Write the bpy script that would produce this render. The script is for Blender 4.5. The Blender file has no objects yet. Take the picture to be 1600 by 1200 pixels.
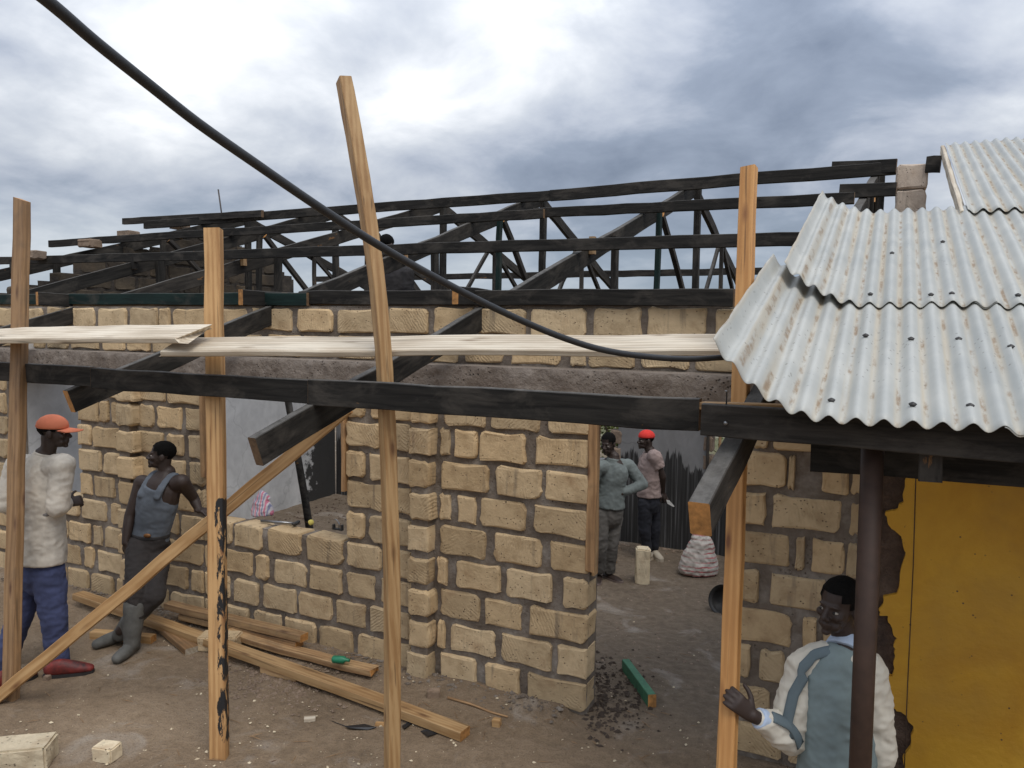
import bpy, bmesh, math, random
import numpy as np
from mathutils import Vector, Matrix, noise
random.seed(7)
V = Vector
rad = math.radians
SC = bpy.context.scene
COL = SC.collection

# ------------------------------------------------------------------ camera
H, F = 2.45, 1200.0
YAW, PITCH, ROLL = rad(26), rad(4.2), rad(0.7)
FH = V((-math.sin(YAW), math.cos(YAW), 0)); RH = V((math.cos(YAW), math.sin(YAW), 0)); UP = V((0, 0, 1))
FW = FH*math.cos(PITCH) - UP*math.sin(PITCH)
_u = UP*math.cos(PITCH) + FH*math.sin(PITCH)
RT = RH*math.cos(ROLL) + _u*math.sin(ROLL)
UC = _u*math.cos(ROLL) - RH*math.sin(ROLL)
CAM = V((0, 0, H))
cd = bpy.data.cameras.new('camera'); cd.sensor_width = 36; cd.lens = 36*F/1600; cd.clip_start = .05; cd.clip_end = 2000
co = bpy.data.objects.new('camera', cd); COL.objects.link(co)
M = Matrix.Identity(4)
for i in range(3):
    M[i][0], M[i][1], M[i][2], M[i][3] = RT[i], UC[i], -FW[i], CAM[i]
co.matrix_world = M
SC.camera = co
SC.view_settings.view_transform = 'Standard'; SC.view_settings.look = 'None'
SC.view_settings.gamma = 1; SC.view_settings.exposure = 0.42
SC.render.resolution_x, SC.render.resolution_y = 1024, 768

# ------------------------------------------------------------------ node helper
class NT:
    def __init__(s, tree): s.t = tree; s.n = tree.nodes; s.l = tree.links
    def put(s, node, sock, v):
        if v is None: return
        i = node.inputs[sock]
        if hasattr(v, 'is_output') or isinstance(v, bpy.types.NodeSocket): s.l.new(v, i)
        else:
            if i.type == 'RGBA' and len(v) == 3: v = (*v, 1)
            i.default_value = v
    def add(s, typ, ins=None, **kw):
        nd = s.n.new(typ)
        for k, v in kw.items(): setattr(nd, k, v)
        for k, v in (ins or {}).items(): s.put(nd, k, v)
        return nd
    def math(s, op, a, b=None, c=None, clamp=False):
        nd = s.add('ShaderNodeMath', operation=op, use_clamp=clamp)
        s.put(nd, 0, a); s.put(nd, 1, b); s.put(nd, 2, c)
        return nd.outputs[0]
    def vmath(s, op, a, b=None):
        nd = s.add('ShaderNodeVectorMath', operation=op); s.put(nd, 0, a); s.put(nd, 1, b)
        return nd.outputs['Value'] if op in ('DOT_PRODUCT', 'LENGTH') else nd.outputs[0]
    def ramp(s, fac, stops, interp='LINEAR'):
        nd = s.add('ShaderNodeValToRGB'); cr = nd.color_ramp; cr.interpolation = interp
        while len(cr.elements) < len(stops): cr.elements.new(0.5)
        for e, (p, c) in zip(cr.elements, stops):
            e.position = p; e.color = (c, c, c, 1) if not hasattr(c, '__len__') else (*c, 1)
        s.put(nd, 0, fac); return nd.outputs[0]
    def noise(s, vec, scale, detail=4, rough=.55, dist=0.0):
        return s.add('ShaderNodeTexNoise', {'Vector': vec, 'Scale': scale, 'Detail': detail, 'Roughness': rough, 'Distortion': dist}).outputs[0]
    def voro(s, vec, scale, feature='F1'):
        return s.add('ShaderNodeTexVoronoi', {'Vector': vec, 'Scale': scale}, feature=feature).outputs['Distance']
    def mix(s, fac, a, b, blend='MIX'):
        nd = s.add('ShaderNodeMix', data_type='RGBA', blend_type=blend)
        s.put(nd, 0, fac); s.put(nd, 6, a); s.put(nd, 7, b); return nd.outputs[2]
    def mapping(s, vec, loc=(0, 0, 0), rot=(0, 0, 0), scale=(1, 1, 1)):
        nd = s.add('ShaderNodeMapping', {'Vector': vec, 'Location': loc, 'Rotation': rot, 'Scale': scale}); return nd.outputs[0]

# ------------------------------------------------------------------ sky and sun
SUN = V((0.42, -0.30, 0.86)).normalized()
w = bpy.data.worlds.new('World'); SC.world = w; w.use_nodes = True
w.node_tree.nodes.clear(); T = NT(w.node_tree)
gen = T.add('ShaderNodeTexCoord').outputs['Generated']
sky = T.add('ShaderNodeTexSky', sky_type='NISHITA', sun_disc=False)
sky.sun_elevation = math.asin(SUN.z); sky.sun_rotation = math.atan2(SUN.x, SUN.y)
def ray(px, py): return FW + RT*((px-800)/F) + UC*((600-py)/F)
sx = T.add('ShaderNodeSeparateXYZ', {0: gen})
zc = T.math('MAXIMUM', sx.outputs[2], 0.0)
den = T.math('ADD', zc, 0.30)
cx = T.math('DIVIDE', sx.outputs[0], den); cy = T.math('DIVIDE', sx.outputs[1], den)
cv = T.add('ShaderNodeCombineXYZ', {0: cx, 1: cy, 2: T.math('MULTIPLY', zc, .6)}).outputs[0]
nb = T.noise(T.mapping(cv, (3.1, 7.4, 0)), 1.15, 3, .5, .3)
nf = T.noise(T.mapping(cv, (1.3, 2.2, 5)), 2.9, 6, .56, .25)
val = T.math('ADD', .075, T.math('ADD', T.math('MULTIPLY', nb, .32), T.math('MULTIPLY', nf, .58)))
def blob(px, py, width, amp):      # a cloud mass of its own in that direction
    d = ray(px, py).normalized()
    dt = T.vmath('DOT_PRODUCT', gen, tuple(d))
    x = T.math('DIVIDE', T.math('SUBTRACT', 1.0, dt), width)
    g = T.math('POWER', 2.718, T.math('MULTIPLY', x, -1.0))
    return T.math('MULTIPLY', g, amp)
for bl in ((860, 5, .009, .20), (650, 165, .0010, .13), (330, 110, .0035, .11), (590, 245, .0008, .09), (130, 150, .002, .06), (430, 40, .002, .07), (120, 150, .10, .080), (1010, 230, .026, -.10), (1400, 120, .05, -.065), (1250, 280, .015, -.05), (1545, 235, .005, .05)):
    val = T.math('ADD', val, blob(*bl))
cc = T.ramp(val, [(.28, (.150, .182, .245)), (.42, (.245, .285, .36)), (.50, (.37, .405, .475)), (.59, (.50, .53, .58)), (.69, (.69, .71, .74)), (.84, (1.05, 1.05, 1.05))])
hz = T.ramp(zc, [(0.0, 1.0), (.16, 0.0)])
cc = T.mix(T.math('MULTIPLY', hz, .55), cc, (.42, .52, .62))
cie = T.math('MULTIPLY_ADD', zc, 1.5, .74)
cc = T.mix(1.0, cc, T.add('ShaderNodeCombineXYZ', {0: cie, 1: cie, 2: cie}).outputs[0], 'MULTIPLY')
bg1 = T.add('ShaderNodeBackground', {'Color': sky.outputs[0], 'Strength': .06})
bg2 = T.add('ShaderNodeBackground', {'Color': cc, 'Strength': 1.0})
ms = T.add('ShaderNodeMixShader', {0: .90, 1: bg1.outputs[0], 2: bg2.outputs[0]})
T.l.new(ms.outputs[0], T.add('ShaderNodeOutputWorld').inputs[0])
sl = bpy.data.lights.new('sun', 'SUN'); sl.energy = 1.35; sl.angle = rad(32); sl.color = (1, .95, .88)
so = bpy.data.objects.new('sun', sl); COL.objects.link(so)
so.rotation_euler = (-SUN).to_track_quat('-Z', 'Y').to_euler()

# ------------------------------------------------------------------ pixels to places
def sstep(a, b, x):
    t = min(1, max(0, (x-a)/(b-a))); return t*t*(3-2*t)
YW = 4.45                               # outer face of the front wall
def gz(x, y):
    z = -0.25*sstep(4.7, 7.6, y)*(1-.5*sstep(4.0, 6.0, -x))
    if y < YW+.1 and x < -1.75: z += .05*math.exp(-((y-4.4)/.22)**2)
    return z
def onY(px, py, y): r = ray(px, py); return CAM + r*(y/r.y)
def onX(px, py, x): r = ray(px, py); return CAM + r*(x/r.x)
def onZ(px, py, z): r = ray(px, py); return CAM + r*((z-H)/r.z)
def atD(px, py, d): r = ray(px, py); return CAM + r*(d/r.dot(FH))
def onG(px, py, dz=0):
    z = 0
    for _ in range(12):
        p = onZ(px, py, z); z = gz(p.x, p.y)+dz
    return onZ(px, py, z)
RS, RZ, RN = .355, 2.097, 3.14          # roof plane through the purlins
def rz(y, off=0): return RZ + RS*(y-RN) + off
def rp(px, py, off=0):
    r = ray(px, py); t = (rz(0, off)-H)/(r.z-RS*r.y); return CAM + r*t

# ------------------------------------------------------------------ materials
MATS = {}
def newmat(name):
    m = bpy.data.materials.new(name); m.use_nodes = True; m.node_tree.nodes.clear()
    t = NT(m.node_tree); b = t.add('ShaderNodeBsdfPrincipled'); o = t.add('ShaderNodeOutputMaterial')
    t.l.new(b.outputs[0], o.inputs[0]); MATS[name] = m
    return t, b
def coords(t, off=True):
    c = t.add('ShaderNodeTexCoord').outputs['Object']
    rnd = t.add('ShaderNodeObjectInfo').outputs['Random']
    if off:
        o = t.math('MULTIPLY', rnd, 37.0)
        c = t.vmath('ADD', c, t.add('ShaderNodeCombineXYZ', {0: o, 1: o, 2: o}).outputs[0])
    return c, rnd
def bump(t, b, h, strength=.4, dist=.01):
    nd = t.add('ShaderNodeBump', {'Strength': strength, 'Distance': dist, 'Height': h}); t.l.new(nd.outputs[0], b.inputs['Normal'])
def plain(name, col, rough=.7, metal=0, var=.25, scale=14, bs=.25, bd=.004, c2=None):
    t, b = newmat(name); c, rnd = coords(t)
    n = t.noise(c, scale, 6, .6)
    n2 = t.noise(c, scale*.22, 3, .5)
    f = t.math('ADD', t.math('MULTIPLY', n, .6), t.math('MULTIPLY', n2, .4))
    dk = c2 or tuple(x*(1-var) for x in col); lt = tuple(min(1, x*(1+var)) for x in col)
    t.put(b, 'Base Color', t.ramp(f, [(.32, dk), (.68, lt)])); t.put(b, 'Roughness', rough); t.put(b, 'Metallic', metal)
    bump(t, b, n, bs, bd)
    if name == 'hair': t.put(b, 'Specular IOR Level', .08)
    return MATS[name]
def wood(name, c1, c2, knot=None, rough=.65, tar=0, tarcol=(.012, .012, .013), dirt=0, tarx=None):
    t, b = newmat(name); c, rnd = coords(t)
    g = t.noise(t.mapping(c, scale=(1.6, 26, 26)), 1.6, 7, .6, .5)
    g2 = t.noise(t.mapping(c, scale=(1.0, 4, 4)), 1.6, 4, .55)
    rings = t.add('ShaderNodeTexWave', {'Vector': t.mapping(c, scale=(.35, 9, 7)), 'Scale': 1.4, 'Distortion': 5.0, 'Detail': 3.0, 'Detail Scale': .8}, wave_type='RINGS', rings_direction='X').outputs[1]
    f = t.math('ADD', t.math('MULTIPLY', g, .40), t.math('ADD', t.math('MULTIPLY', g2, .50), t.math('MULTIPLY', rings, .10)))
    col = t.ramp(f, [(.32, tuple(x*.82 for x in c2)), (.44, c2), (.57, c1), (.70, tuple(x*1.06 for x in c1))])
    kv = t.voro(t.mapping(c, scale=(2.0, 7, 7)), 1.5)
    if knot: col = t.mix(t.ramp(kv, [(.06, 1.0), (.12, .55), (.22, 0.0)]), col, knot)
    fine = t.noise(c, 60, 3, .7)
    crack = t.noise(t.mapping(c, scale=(1.2, 40, 40)), 1.2, 2, .5, .3)
    col = t.mix(t.ramp(crack, [(.28, .8), (.37, 0.0)]), col, tuple(x*.35 for x in c2))
    hs = t.math('MULTIPLY_ADD', rnd, .40, .80)
    col = t.mix(1.0, col, t.add('ShaderNodeCombineXYZ', {0: hs, 1: hs, 2: hs}).outputs[0], 'MULTIPLY')
    ro = rough
    if dirt: col = t.mix(t.ramp(t.noise(c, 5, 6, .65, .6), [(.50, 0.0), (.72, dirt)]), col, (.09, .07, .05))
    if tar:
        tn = t.noise(t.mapping(c, scale=(3, 9, 9)), 2.2, 8, .68, .4)
        if tarx:      # painted only along part of the length
            raw = t.add('ShaderNodeTexCoord').outputs['Object']
            sp = t.add('ShaderNodeSeparateXYZ', {0: raw}).outputs
            lo, hi = tarx
            mk = t.math('MULTIPLY', t.ramp(t.math('MULTIPLY_ADD', sp[0], .25, .5), [((lo*.25+.5)-.02, 0.0), (lo*.25+.5, 1.0), (hi*.25+.5, 1.0), (hi*.25+.52, 0.0)]), .62)
            mk = t.math('MULTIPLY', mk, t.ramp(t.math('MULTIPLY_ADD', sp[1], 8.0, .5), [(.40, .55), (.60, 1.0)]))
            tn = t.math('MULTIPLY', tn, mk)
            tf = t.ramp(tn, [(.285, 0.0), (.305, 1.0)])
        else: tf = t.ramp(tn, [(max(.02, 1-tar-.12), 0.0), (max(.04, 1-tar), 1.0)])
        col = t.mix(tf, col, tarcol)
    t.put(b, 'Base Color', col); t.put(b, 'Roughness', ro); bump(t, b, t.math('ADD', g, t.math('MULTIPLY', fine, .3)), .45, .004)
    return MATS[name]

wood('new_timber', (.50, .315, .145), (.36, .20, .078), (.17, .08, .03))
wood('new_timber_dirty', (.43, .275, .135), (.29, .165, .075), (.13, .065, .03), dirt=.5)
wood('post_tar', (.50, .30, .13), (.35, .185, .07), (.20, .08, .03), tar=.5, tarx=(-1.4, -.05))
wood('brown_post', (.37, .22, .105), (.24, .135, .06), (.13, .06, .03), dirt=.35)
wood('orange_timber', (.50, .26, .09), (.40, .19, .058), (.16, .06, .02))
wood('pale_plank', (.58, .51, .40), (.42, .345, .25), (.22, .16, .10))
def tarred(name, c1, c2, wear, rough=.55):
    t, b = newmat(name); c, rnd = coords(t)
    g = t.noise(t.mapping(c, scale=(1.5, 22, 22)), 1.7, 7, .62, .4)
    p = t.noise(t.mapping(c, scale=(1.4, 3.5, 3.5)), 2.0, 7, .66, .5)
    col = t.ramp(g, [(.35, c1), (.7, c2)])
    col = t.mix(t.ramp(p, [(.49, 0.0), (.66, .6)]), col, (.085, .074, .062))
    col = t.mix(t.ramp(t.noise(t.mapping(c, scale=(2, 7, 7)), 2.4, 5, .6), [(1-wear, 0.0), (1.03-wear, .9)]), col, (.20, .105, .045))
    nz = t.add('ShaderNodeSeparateXYZ', {0: t.add('ShaderNodeNewGeometry').outputs['Normal']}).outputs[2]
    dust = t.math('MULTIPLY', t.ramp(nz, [(.55, 0.0), (.85, .55)]), t.ramp(t.noise(c, 18, 5, .7), [(.3, .35), (.62, 1.0)]))
    col = t.mix(dust, col, (.20, .19, .175))      # pale dust lying on upper faces
    t.put(b, 'Base Color', col); t.put(b, 'Roughness', rough); t.put(b, 'Specular IOR Level', .22); bump(t, b, g, .5, .004); return MATS[name]
tarred('tarred', (.009, .0083, .0075), (.032, .029, .025), .28, .8)
tarred('tarred_worn', (.014, .0125, .011), (.048, .042, .036), .32, .85)
tarred('tarred_green', (.004, .012, .011), (.011, .030, .026), .24, .7)
plain('green_paint', (.05, .17, .09), .6, 0, .35, 22)
plain('endgrain', (.42, .20, .06), .7, 0, .5, 40)
plain('endgrain_dark', (.14, .085, .045), .8, 0, .5, 40)

def limestone(name, base, dark, soot=0.0):
    t, b = newmat(name); c, rnd = coords(t)
    n = t.noise(c, 9, 5, .62); n2 = t.noise(c, 48, 4, .65)
    wrot = t.add('ShaderNodeVectorRotate', {'Vector': c, 'Axis': (0, 1, 0), 'Angle': t.math('MULTIPLY_ADD', rnd, 1.2, .45)}, rotation_type='AXIS_ANGLE').outputs[0]
    saw = t.add('ShaderNodeTexWave', {'Vector': wrot, 'Scale': 15.0, 'Distortion': 4.5, 'Detail': 2.0, 'Detail Scale': 1.7}, bands_direction='Z').outputs[1]
    sawm = t.math('MULTIPLY', saw, t.ramp(t.noise(c, 3.3, 2), [(.48, 0.0), (.66, .6)]))
    col = t.ramp(n, [(.28, dark), (.5, base), (.74, tuple(min(1, x*1.14) for x in base))])
    pit = t.ramp(t.voro(t.mapping(c, scale=(1, 1, 1.3)), 42), [(.13, 1.0), (.22, 0.0)])
    pit = t.math('MULTIPLY', pit, t.ramp(t.noise(c, 16, 3, .6), [(.50, 0.0), (.60, .9)]))
    col = t.mix(pit, col, (.10, .065, .04))
    col = t.mix(t.math('MULTIPLY', t.ramp(t.noise(t.mapping(c, scale=(9, 9, 1.1)), 1.6, 5, .6), [(.60, 0.0), (.74, .6)]), 1), col, (.13, .105, .08))
    col = t.mix(t.math('MULTIPLY', t.ramp(t.noise(c, 5, 5, .6), [(.58, 0.0), (.74, .45)]), 1), col, (.30, .17, .08))
    v = t.math('MULTIPLY_ADD', rnd, .34, .80)
    vv = t.math('MULTIPLY_ADD', t.math('FRACT', t.math('MULTIPLY', rnd, 7.3)), .14, .92)
    col = t.mix(1.0, col, t.add('ShaderNodeCombineXYZ', {0: v, 1: t.math('MULTIPLY', v, t.math('MULTIPLY_ADD', vv, .4, .6)), 2: t.math('MULTIPLY', v, vv)}).outputs[0], 'MULTIPLY')
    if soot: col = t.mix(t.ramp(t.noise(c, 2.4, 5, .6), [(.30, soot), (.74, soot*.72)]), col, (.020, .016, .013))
    t.put(b, 'Base Color', col); t.put(b, 'Roughness', .9)
    h = t.math('ADD', t.math('MULTIPLY', n2, .5), t.math('ADD', t.math('MULTIPLY', sawm, .5), t.math('SUBTRACT', n, t.math('MULTIPLY', pit, 1.6))))
    bump(t, b, h, .85, .009); return MATS[name]
limestone('limestone', (.52, .385, .225), (.385, .27, .148))
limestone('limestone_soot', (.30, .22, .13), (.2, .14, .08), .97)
limestone('limestone_pale', (.62, .52, .36), (.48, .38, .25))
limestone('limestone_old', (.34, .25, .18), (.22, .15, .10), .25)
limestone('pier_stone', (.62, .52, .43), (.46, .37, .30))
def rough_mat(name, c1, c2, c3, s=7, holes=.5, bd=.02):
    t, b = newmat(name); c, rnd = coords(t, False)
    n = t.noise(c, s, 8, .66, .3); n2 = t.noise(c, s*7, 5, .65)
    col = t.ramp(n, [(.30, c1), (.5, c2), (.70, c3)])
    vo = t.ramp(t.voro(c, s*9), [(.10, 1.0), (.25, 0.0)])
    hol = t.math('MULTIPLY', vo, t.ramp(t.noise(c, s*.45, 4, .6), [(.50, 0.0), (.62, holes)]))
    col = t.mix(hol, col, tuple(x*.22 for x in c1))
    col = t.mix(t.math('MULTIPLY', t.ramp(n2, [(.4, .5), (.6, 0.0)]), .6), col, c1)
    t.put(b, 'Base Color', col); t.put(b, 'Roughness', .95)
    bump(t, b, t.math('ADD', t.math('MULTIPLY', n2, .6), t.math('SUBTRACT', n, hol)), .8, bd); return MATS[name]
rough_mat('mortar', (.105, .080, .060), (.185, .150, .118), (.33, .295, .255), 4, .5)
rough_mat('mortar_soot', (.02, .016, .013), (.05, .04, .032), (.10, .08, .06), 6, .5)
rough_mat('concrete', (.13, .10, .08), (.205, .17, .14), (.28, .24, .205), 4, 1.0, .03)
rough_mat('mud', (.055, .036, .027), (.105, .068, .048), (.17, .115, .082), 8, .6, .03)
rough_mat('clod', (.04, .028, .02), (.075, .052, .037), (.12, .085, .06), 8, .6, .03)
def plaster(name, c1, c2, s=1.3):
    t, b = newmat(name); c, rnd = coords(t, False)
    n = t.noise(c, s, 7, .62, .8); n2 = t.noise(t.mapping(c, scale=(1, 2.5, .7)), s*6, 6, .6, .6)
    col = t.ramp(t.math('ADD', t.math('MULTIPLY', n, .6), t.math('MULTIPLY', n2, .4)), [(.33, c1), (.66, c2)])
    ed = t.add('ShaderNodeTexVoronoi', {'Vector': t.vmath('ADD', c, t.vmath('MULTIPLY', t.add('ShaderNodeTexNoise', {'Vector': c, 'Scale': 3.0, 'Detail': 4.0}).outputs[1], (.35, .35, .35))), 'Scale': .8}, feature='DISTANCE_TO_EDGE').outputs['Distance']
    col = t.mix(t.ramp(ed, [(.003, .22), (.007, 0.0)]), col, tuple(x*.3 for x in c1))
    t.put(b, 'Base Color', col); t.put(b, 'Roughness', .85); bump(t, b, n2, .25, .006)
    return t, b, c, col
t, b, c, col = plaster('grey_plaster', (.42, .42, .42), (.66, .66, .655))
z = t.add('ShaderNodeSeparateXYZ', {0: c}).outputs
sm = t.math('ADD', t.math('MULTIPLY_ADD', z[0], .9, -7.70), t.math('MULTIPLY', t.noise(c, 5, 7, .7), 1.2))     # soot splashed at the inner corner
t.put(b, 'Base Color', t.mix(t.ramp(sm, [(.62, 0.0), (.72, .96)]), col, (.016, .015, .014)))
t, b, c, col = plaster('dripped_plaster', (.165, .162, .16), (.25, .247, .245))
s_ = t.add('ShaderNodeSeparateXYZ', {0: c}).outputs
dn = t.noise(t.mapping(c, scale=(8, 8, .45)), 1.0, 6, .7, .25)
dn2 = t.noise(t.mapping(c, scale=(38, 38, .6)), 1.0, 4, .6)
big = t.noise(t.mapping(c, scale=(1.6, 1.6, .3)), 1.0, 2, .5)
hgt = t.math('ADD', t.math('SUBTRACT', 1.30, s_[2]), t.math('ADD', t.math('MULTIPLY_ADD', dn, 1.0, -.5), t.math('MULTIPLY_ADD', big, 1.1, -.55)))
col = t.mix(t.ramp(hgt, [(.48, 0.0), (.52, 1.0)]), col, t.ramp(dn2, [(.40, (.020, .019, .018)), (.56, (.040, .038, .037)), (.66, (.15, .15, .15))]))
t.put(b, 'Base Color', col)
def yellow():
    t, b = newmat('yellow_paint'); c, rnd = coords(t, False)
    n = t.noise(c, 2.2, 6, .6, .6); n2 = t.noise(c, 26, 5, .6)
    col = t.ramp(n, [(.30, (.54, .262, .018)), (.68, (.72, .395, .032))])
    col = t.mix(t.math('MULTIPLY', t.ramp(t.noise(c, 1.1, 5, .6), [(.46, 0.0), (.66, .5)]), 1), col, (.36, .20, .05))
    sp = t.math('MULTIPLY', t.ramp(t.voro(c, 24), [(.07, 1.0), (.14, 0.0)]), t.ramp(t.noise(c, 6, 3), [(.51, 0.0), (.58, 1.0)]))
    col = t.mix(sp, col, (.09, .05, .03))
    sc = t.ramp(t.noise(t.mapping(c, scale=(30, 30, 2.0)), 1, 4, .6), [(.68, 0.0), (.74, .45)])
    col = t.mix(sc, col, (.22, .13, .05))
    t.put(b, 'Base Color', col); t.put(b, 'Roughness', .62); bump(t, b, t.math('ADD', n2, t.math('MULTIPLY', n, 2)), .55, .008)
yellow()
def zinc():
    t, b = newmat('zinc'); c, rnd = coords(t, False)
    sp = t.add('ShaderNodeSeparateXYZ', {0: c}).outputs
    ph = t.math('MULTIPLY', sp[0], 2*math.pi/.0875)
    va = t.math('MULTIPLY_ADD', t.math('COSINE', ph), -.5, .5)       # 1 in the troughs, where dirt is washed together
    o = t.math('MULTIPLY', rnd, 31.0)
    c2 = t.vmath('ADD', c, t.add('ShaderNodeCombineXYZ', {0: o, 1: o, 2: o}).outputs[0])
    n = t.noise(c2, 3.0, 6, .6); st = t.noise(t.mapping(c2, scale=(26, .8, 1)), 1.0, 5, .6)
    col = t.ramp(n, [(.3, (.355, .365, .345)), (.68, (.475, .475, .44))])
    tan = t.math('MULTIPLY', t.ramp(va, [(.60, 0.0), (.92, 1.0)]), t.ramp(st, [(.36, .12), (.62, .8)]))
    col = t.mix(tan, col, (.44, .38, .28))
    rust = t.math('MULTIPLY', t.ramp(va, [(.88, 0.0), (.98, 1.0)]), t.ramp(t.noise(t.mapping(c2, scale=(9, 3.0, 1)), 2.4, 6, .68), [(.48, 0.0), (.62, .85)]))
    col = t.mix(rust, col, (.23, .15, .08))
    drop = t.math('MULTIPLY', t.ramp(t.voro(c2, 30), [(.10, 1.0), (.19, 0.0)]), t.ramp(t.noise(c2, 1.7, 4, .6), [(.50, 0.0), (.62, .8)]))
    col = t.mix(drop, col, (.14, .13, .11))
    t.put(b, 'Base Color', col); t.put(b, 'Metallic', .12); t.put(b, 'Roughness', t.ramp(n, [(.3, .50), (.7, .64)]))
    bump(t, b, t.noise(c2, 11, 4, .6), .16, .006)
zinc()
def groundmat():
    t, b = newmat('dirt'); c, rnd = coords(t, False)
    n = t.noise(c, 1.1, 7, .6, .4); n2 = t.noise(c, 14, 7, .68); n3 = t.noise(c, 90, 4, .7)
    sp = t.add('ShaderNodeSeparateXYZ', {0: c}).outputs
    col = t.ramp(t.math('ADD', t.math('MULTIPLY', n, .55), t.math('MULTIPLY', n2, .45)), [(.33, (.150, .103, .061)), (.5, (.255, .181, .112)), (.66, (.345, .255, .167))])
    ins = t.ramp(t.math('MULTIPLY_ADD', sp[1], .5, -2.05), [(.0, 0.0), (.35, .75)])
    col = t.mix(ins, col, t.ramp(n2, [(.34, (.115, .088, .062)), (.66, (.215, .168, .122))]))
    far = t.ramp(t.math('MULTIPLY', sp[1], .05), [(.72, 0.0), (.9, 1.0)])
    col = t.mix(far, col, t.ramp(n2, [(.35, (.06, .075, .025)), (.65, (.14, .13, .06))]))
    lime = t.ramp(t.noise(t.mapping(c, (4.2, 1.7, 0)), 1.8, 6, .62, .8), [(.56, 0.0), (.70, .55)])
    col = t.mix(lime, col, (.46, .41, .35))
    gr = t.ramp(n3, [(.36, .5), (.48, 0.0)])
    col = t.mix(gr, col, (.11, .08, .058))
    chips = t.math('MULTIPLY', t.ramp(t.voro(c, 34), [(.07, 1.0), (.12, 0.0)]), t.ramp(t.noise(c, 3, 4), [(.52, 0.0), (.60, .6)]))
    col = t.mix(chips, col, (.50, .43, .33))
    t.put(b, 'Base Color', col); t.put(b, 'Roughness', .97)
    bump(t, b, t.math('ADD', t.math('MULTIPLY', n2, 1.2), t.math('ADD', t.math('MULTIPLY', n3, .35), t.math('MULTIPLY', chips, .5))), 1.0, .028)
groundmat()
plain('rust_pipe', (.046, .024, .015), .6, .15, .45, 12)
plain('cable', (.022, .023, .025), .5, 0, .2, 30)
plain('steel', (.30, .30, .30), .35, .9, .25, 30)
plain('pale_metal', (.62, .61, .58), .5, 0, .2, 30)
plain('dark_iron', (.05, .048, .046), .55, .5, .3, 30)
plain('black_plastic', (.014, .015, .017), .45, 0, .3, 20)
plain('rebar', (.07, .06, .055), .6, .3, .3, 30)
plain('skin', (.034, .020, .0145), .58, 0, .16, 25, .12, .002)
plain('skin_boy', (.036, .021, .0155), .6, 0, .16, 25, .12, .002)
plain('hair', (.006, .0055, .005), .85, 0, .3, 160, .8, .004)
plain('eye_white', (.36, .32, .27), .35, 0, .03)
plain('iris', (.008, .005, .004), .2, 0, .05)
plain('lip', (.060, .030, .026), .45, 0, .1)
def cloth_mat(name, col, var=.22, c2=None):
    plain(name, col, .92, 0, var, 9, .18, .003, c2)
cloth_mat('cream_shirt', (.56, .51, .43), .28, (.36, .33, .285)); cloth_mat('stain', (.20, .19, .18))
cloth_mat('jeans', (.050, .062, .135), .4); cloth_mat('orange_cap', (.70, .215, .115), .16)
plain('red_shoe', (.21, .022, .016), .6, 0, .3, 26, c2=(.016, .010, .010)); plain('black_rubber', (.022, .02, .02), .6, 0, .3); plain('shoe_sole', (.30, .15, .07), .8)
cloth_mat('grey_vest', (.100, .115, .135), .25); cloth_mat('dark_trousers', (.027, .022, .020), .35)
plain('boot_rubber', (.095, .092, .082), .75, 0, .35, 16); plain('buckle', (.22, .10, .035), .4, .6, .2)
cloth_mat('blue_shirt', (.155, .178, .172), .25); cloth_mat('dusty_trousers', (.085, .078, .070), .45)
cloth_mat('mauve_shirt', (.31, .235, .215), .18); cloth_mat('navy_trousers', (.012, .013, .019), .35)
cloth_mat('red_cap', (.72, .045, .035), .15); plain('sandal', (.20, .15, .13), .8); plain('pale_shoe', (.48, .42, .33), .8)
cloth_mat('jacket_blue', (.175, .222, .225), .22); cloth_mat('jacket_cream', (.62, .58, .49), .14)
cloth_mat('jacket_stripe', (.115, .150, .165), .2); cloth_mat('pale_blue', (.43, .52, .66), .12); cloth_mat('dark_shorts', (.04, .045, .06), .3)
cloth_mat('black_cloth', (.022, .020, .021), .3)
def sackmat(name, base, stripe, vertical, scale):
    t, b = newmat(name); c, rnd = coords(t, False)
    wv = t.add('ShaderNodeTexWave', {'Vector': c, 'Scale': scale, 'Distortion': 1.6, 'Detail': 2.0, 'Detail Scale': 2.0}, bands_direction='X' if vertical else 'Z').outputs[1]
    m = t.ramp(wv, [(.74, 0.0), (.86, .85)])
    if not vertical: m = t.math('MULTIPLY', m, t.ramp(t.noise(c, 4, 3), [(.40, .15), (.55, 1.0)]))
    col = t.mix(m, t.ramp(t.noise(c, 9, 6), [(.3, tuple(x*.62 for x in base)), (.65, base)]), stripe)
    if vertical:
        wb = t.add('ShaderNodeTexWave', {'Vector': t.mapping(c, (.018, 0, 0)), 'Scale': scale, 'Distortion': 1.6, 'Detail': 2.0, 'Detail Scale': 2.0}, bands_direction='X').outputs[1]
        col = t.mix(t.ramp(wb, [(.80, 0.0), (.88, .8)]), col, (.16, .18, .33))
    t.put(b, 'Base Color', col); t.put(b, 'Roughness', .7); bump(t, b, t.noise(c, 20, 4), .3, .006)
sackmat('white_sack', (.60, .55, .49), (.42, .06, .07), False, 6.5)
sackmat('pink_bag', (.66, .62, .64), (.58, .13, .22), True, 9.0)
def leafmat(name, a, c2):
    t, b = newmat(name); c, rnd = coords(t, False)
    n = t.noise(c, 3.0, 3); t.put(b, 'Base Color', t.ramp(n, [(.35, a), (.65, c2)])); t.put(b, 'Roughness', .6)
    t.put(b, 'Subsurface Weight', 0.0)
leafmat('leaf', (.08, .115, .022), (.19, .22, .055))
plain('bark', (.07, .05, .035), .9)
plain('yellow_rag', (.60, .50, .12), .8); plain('green_plastic', (.02, .20, .10), .4)

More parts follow.
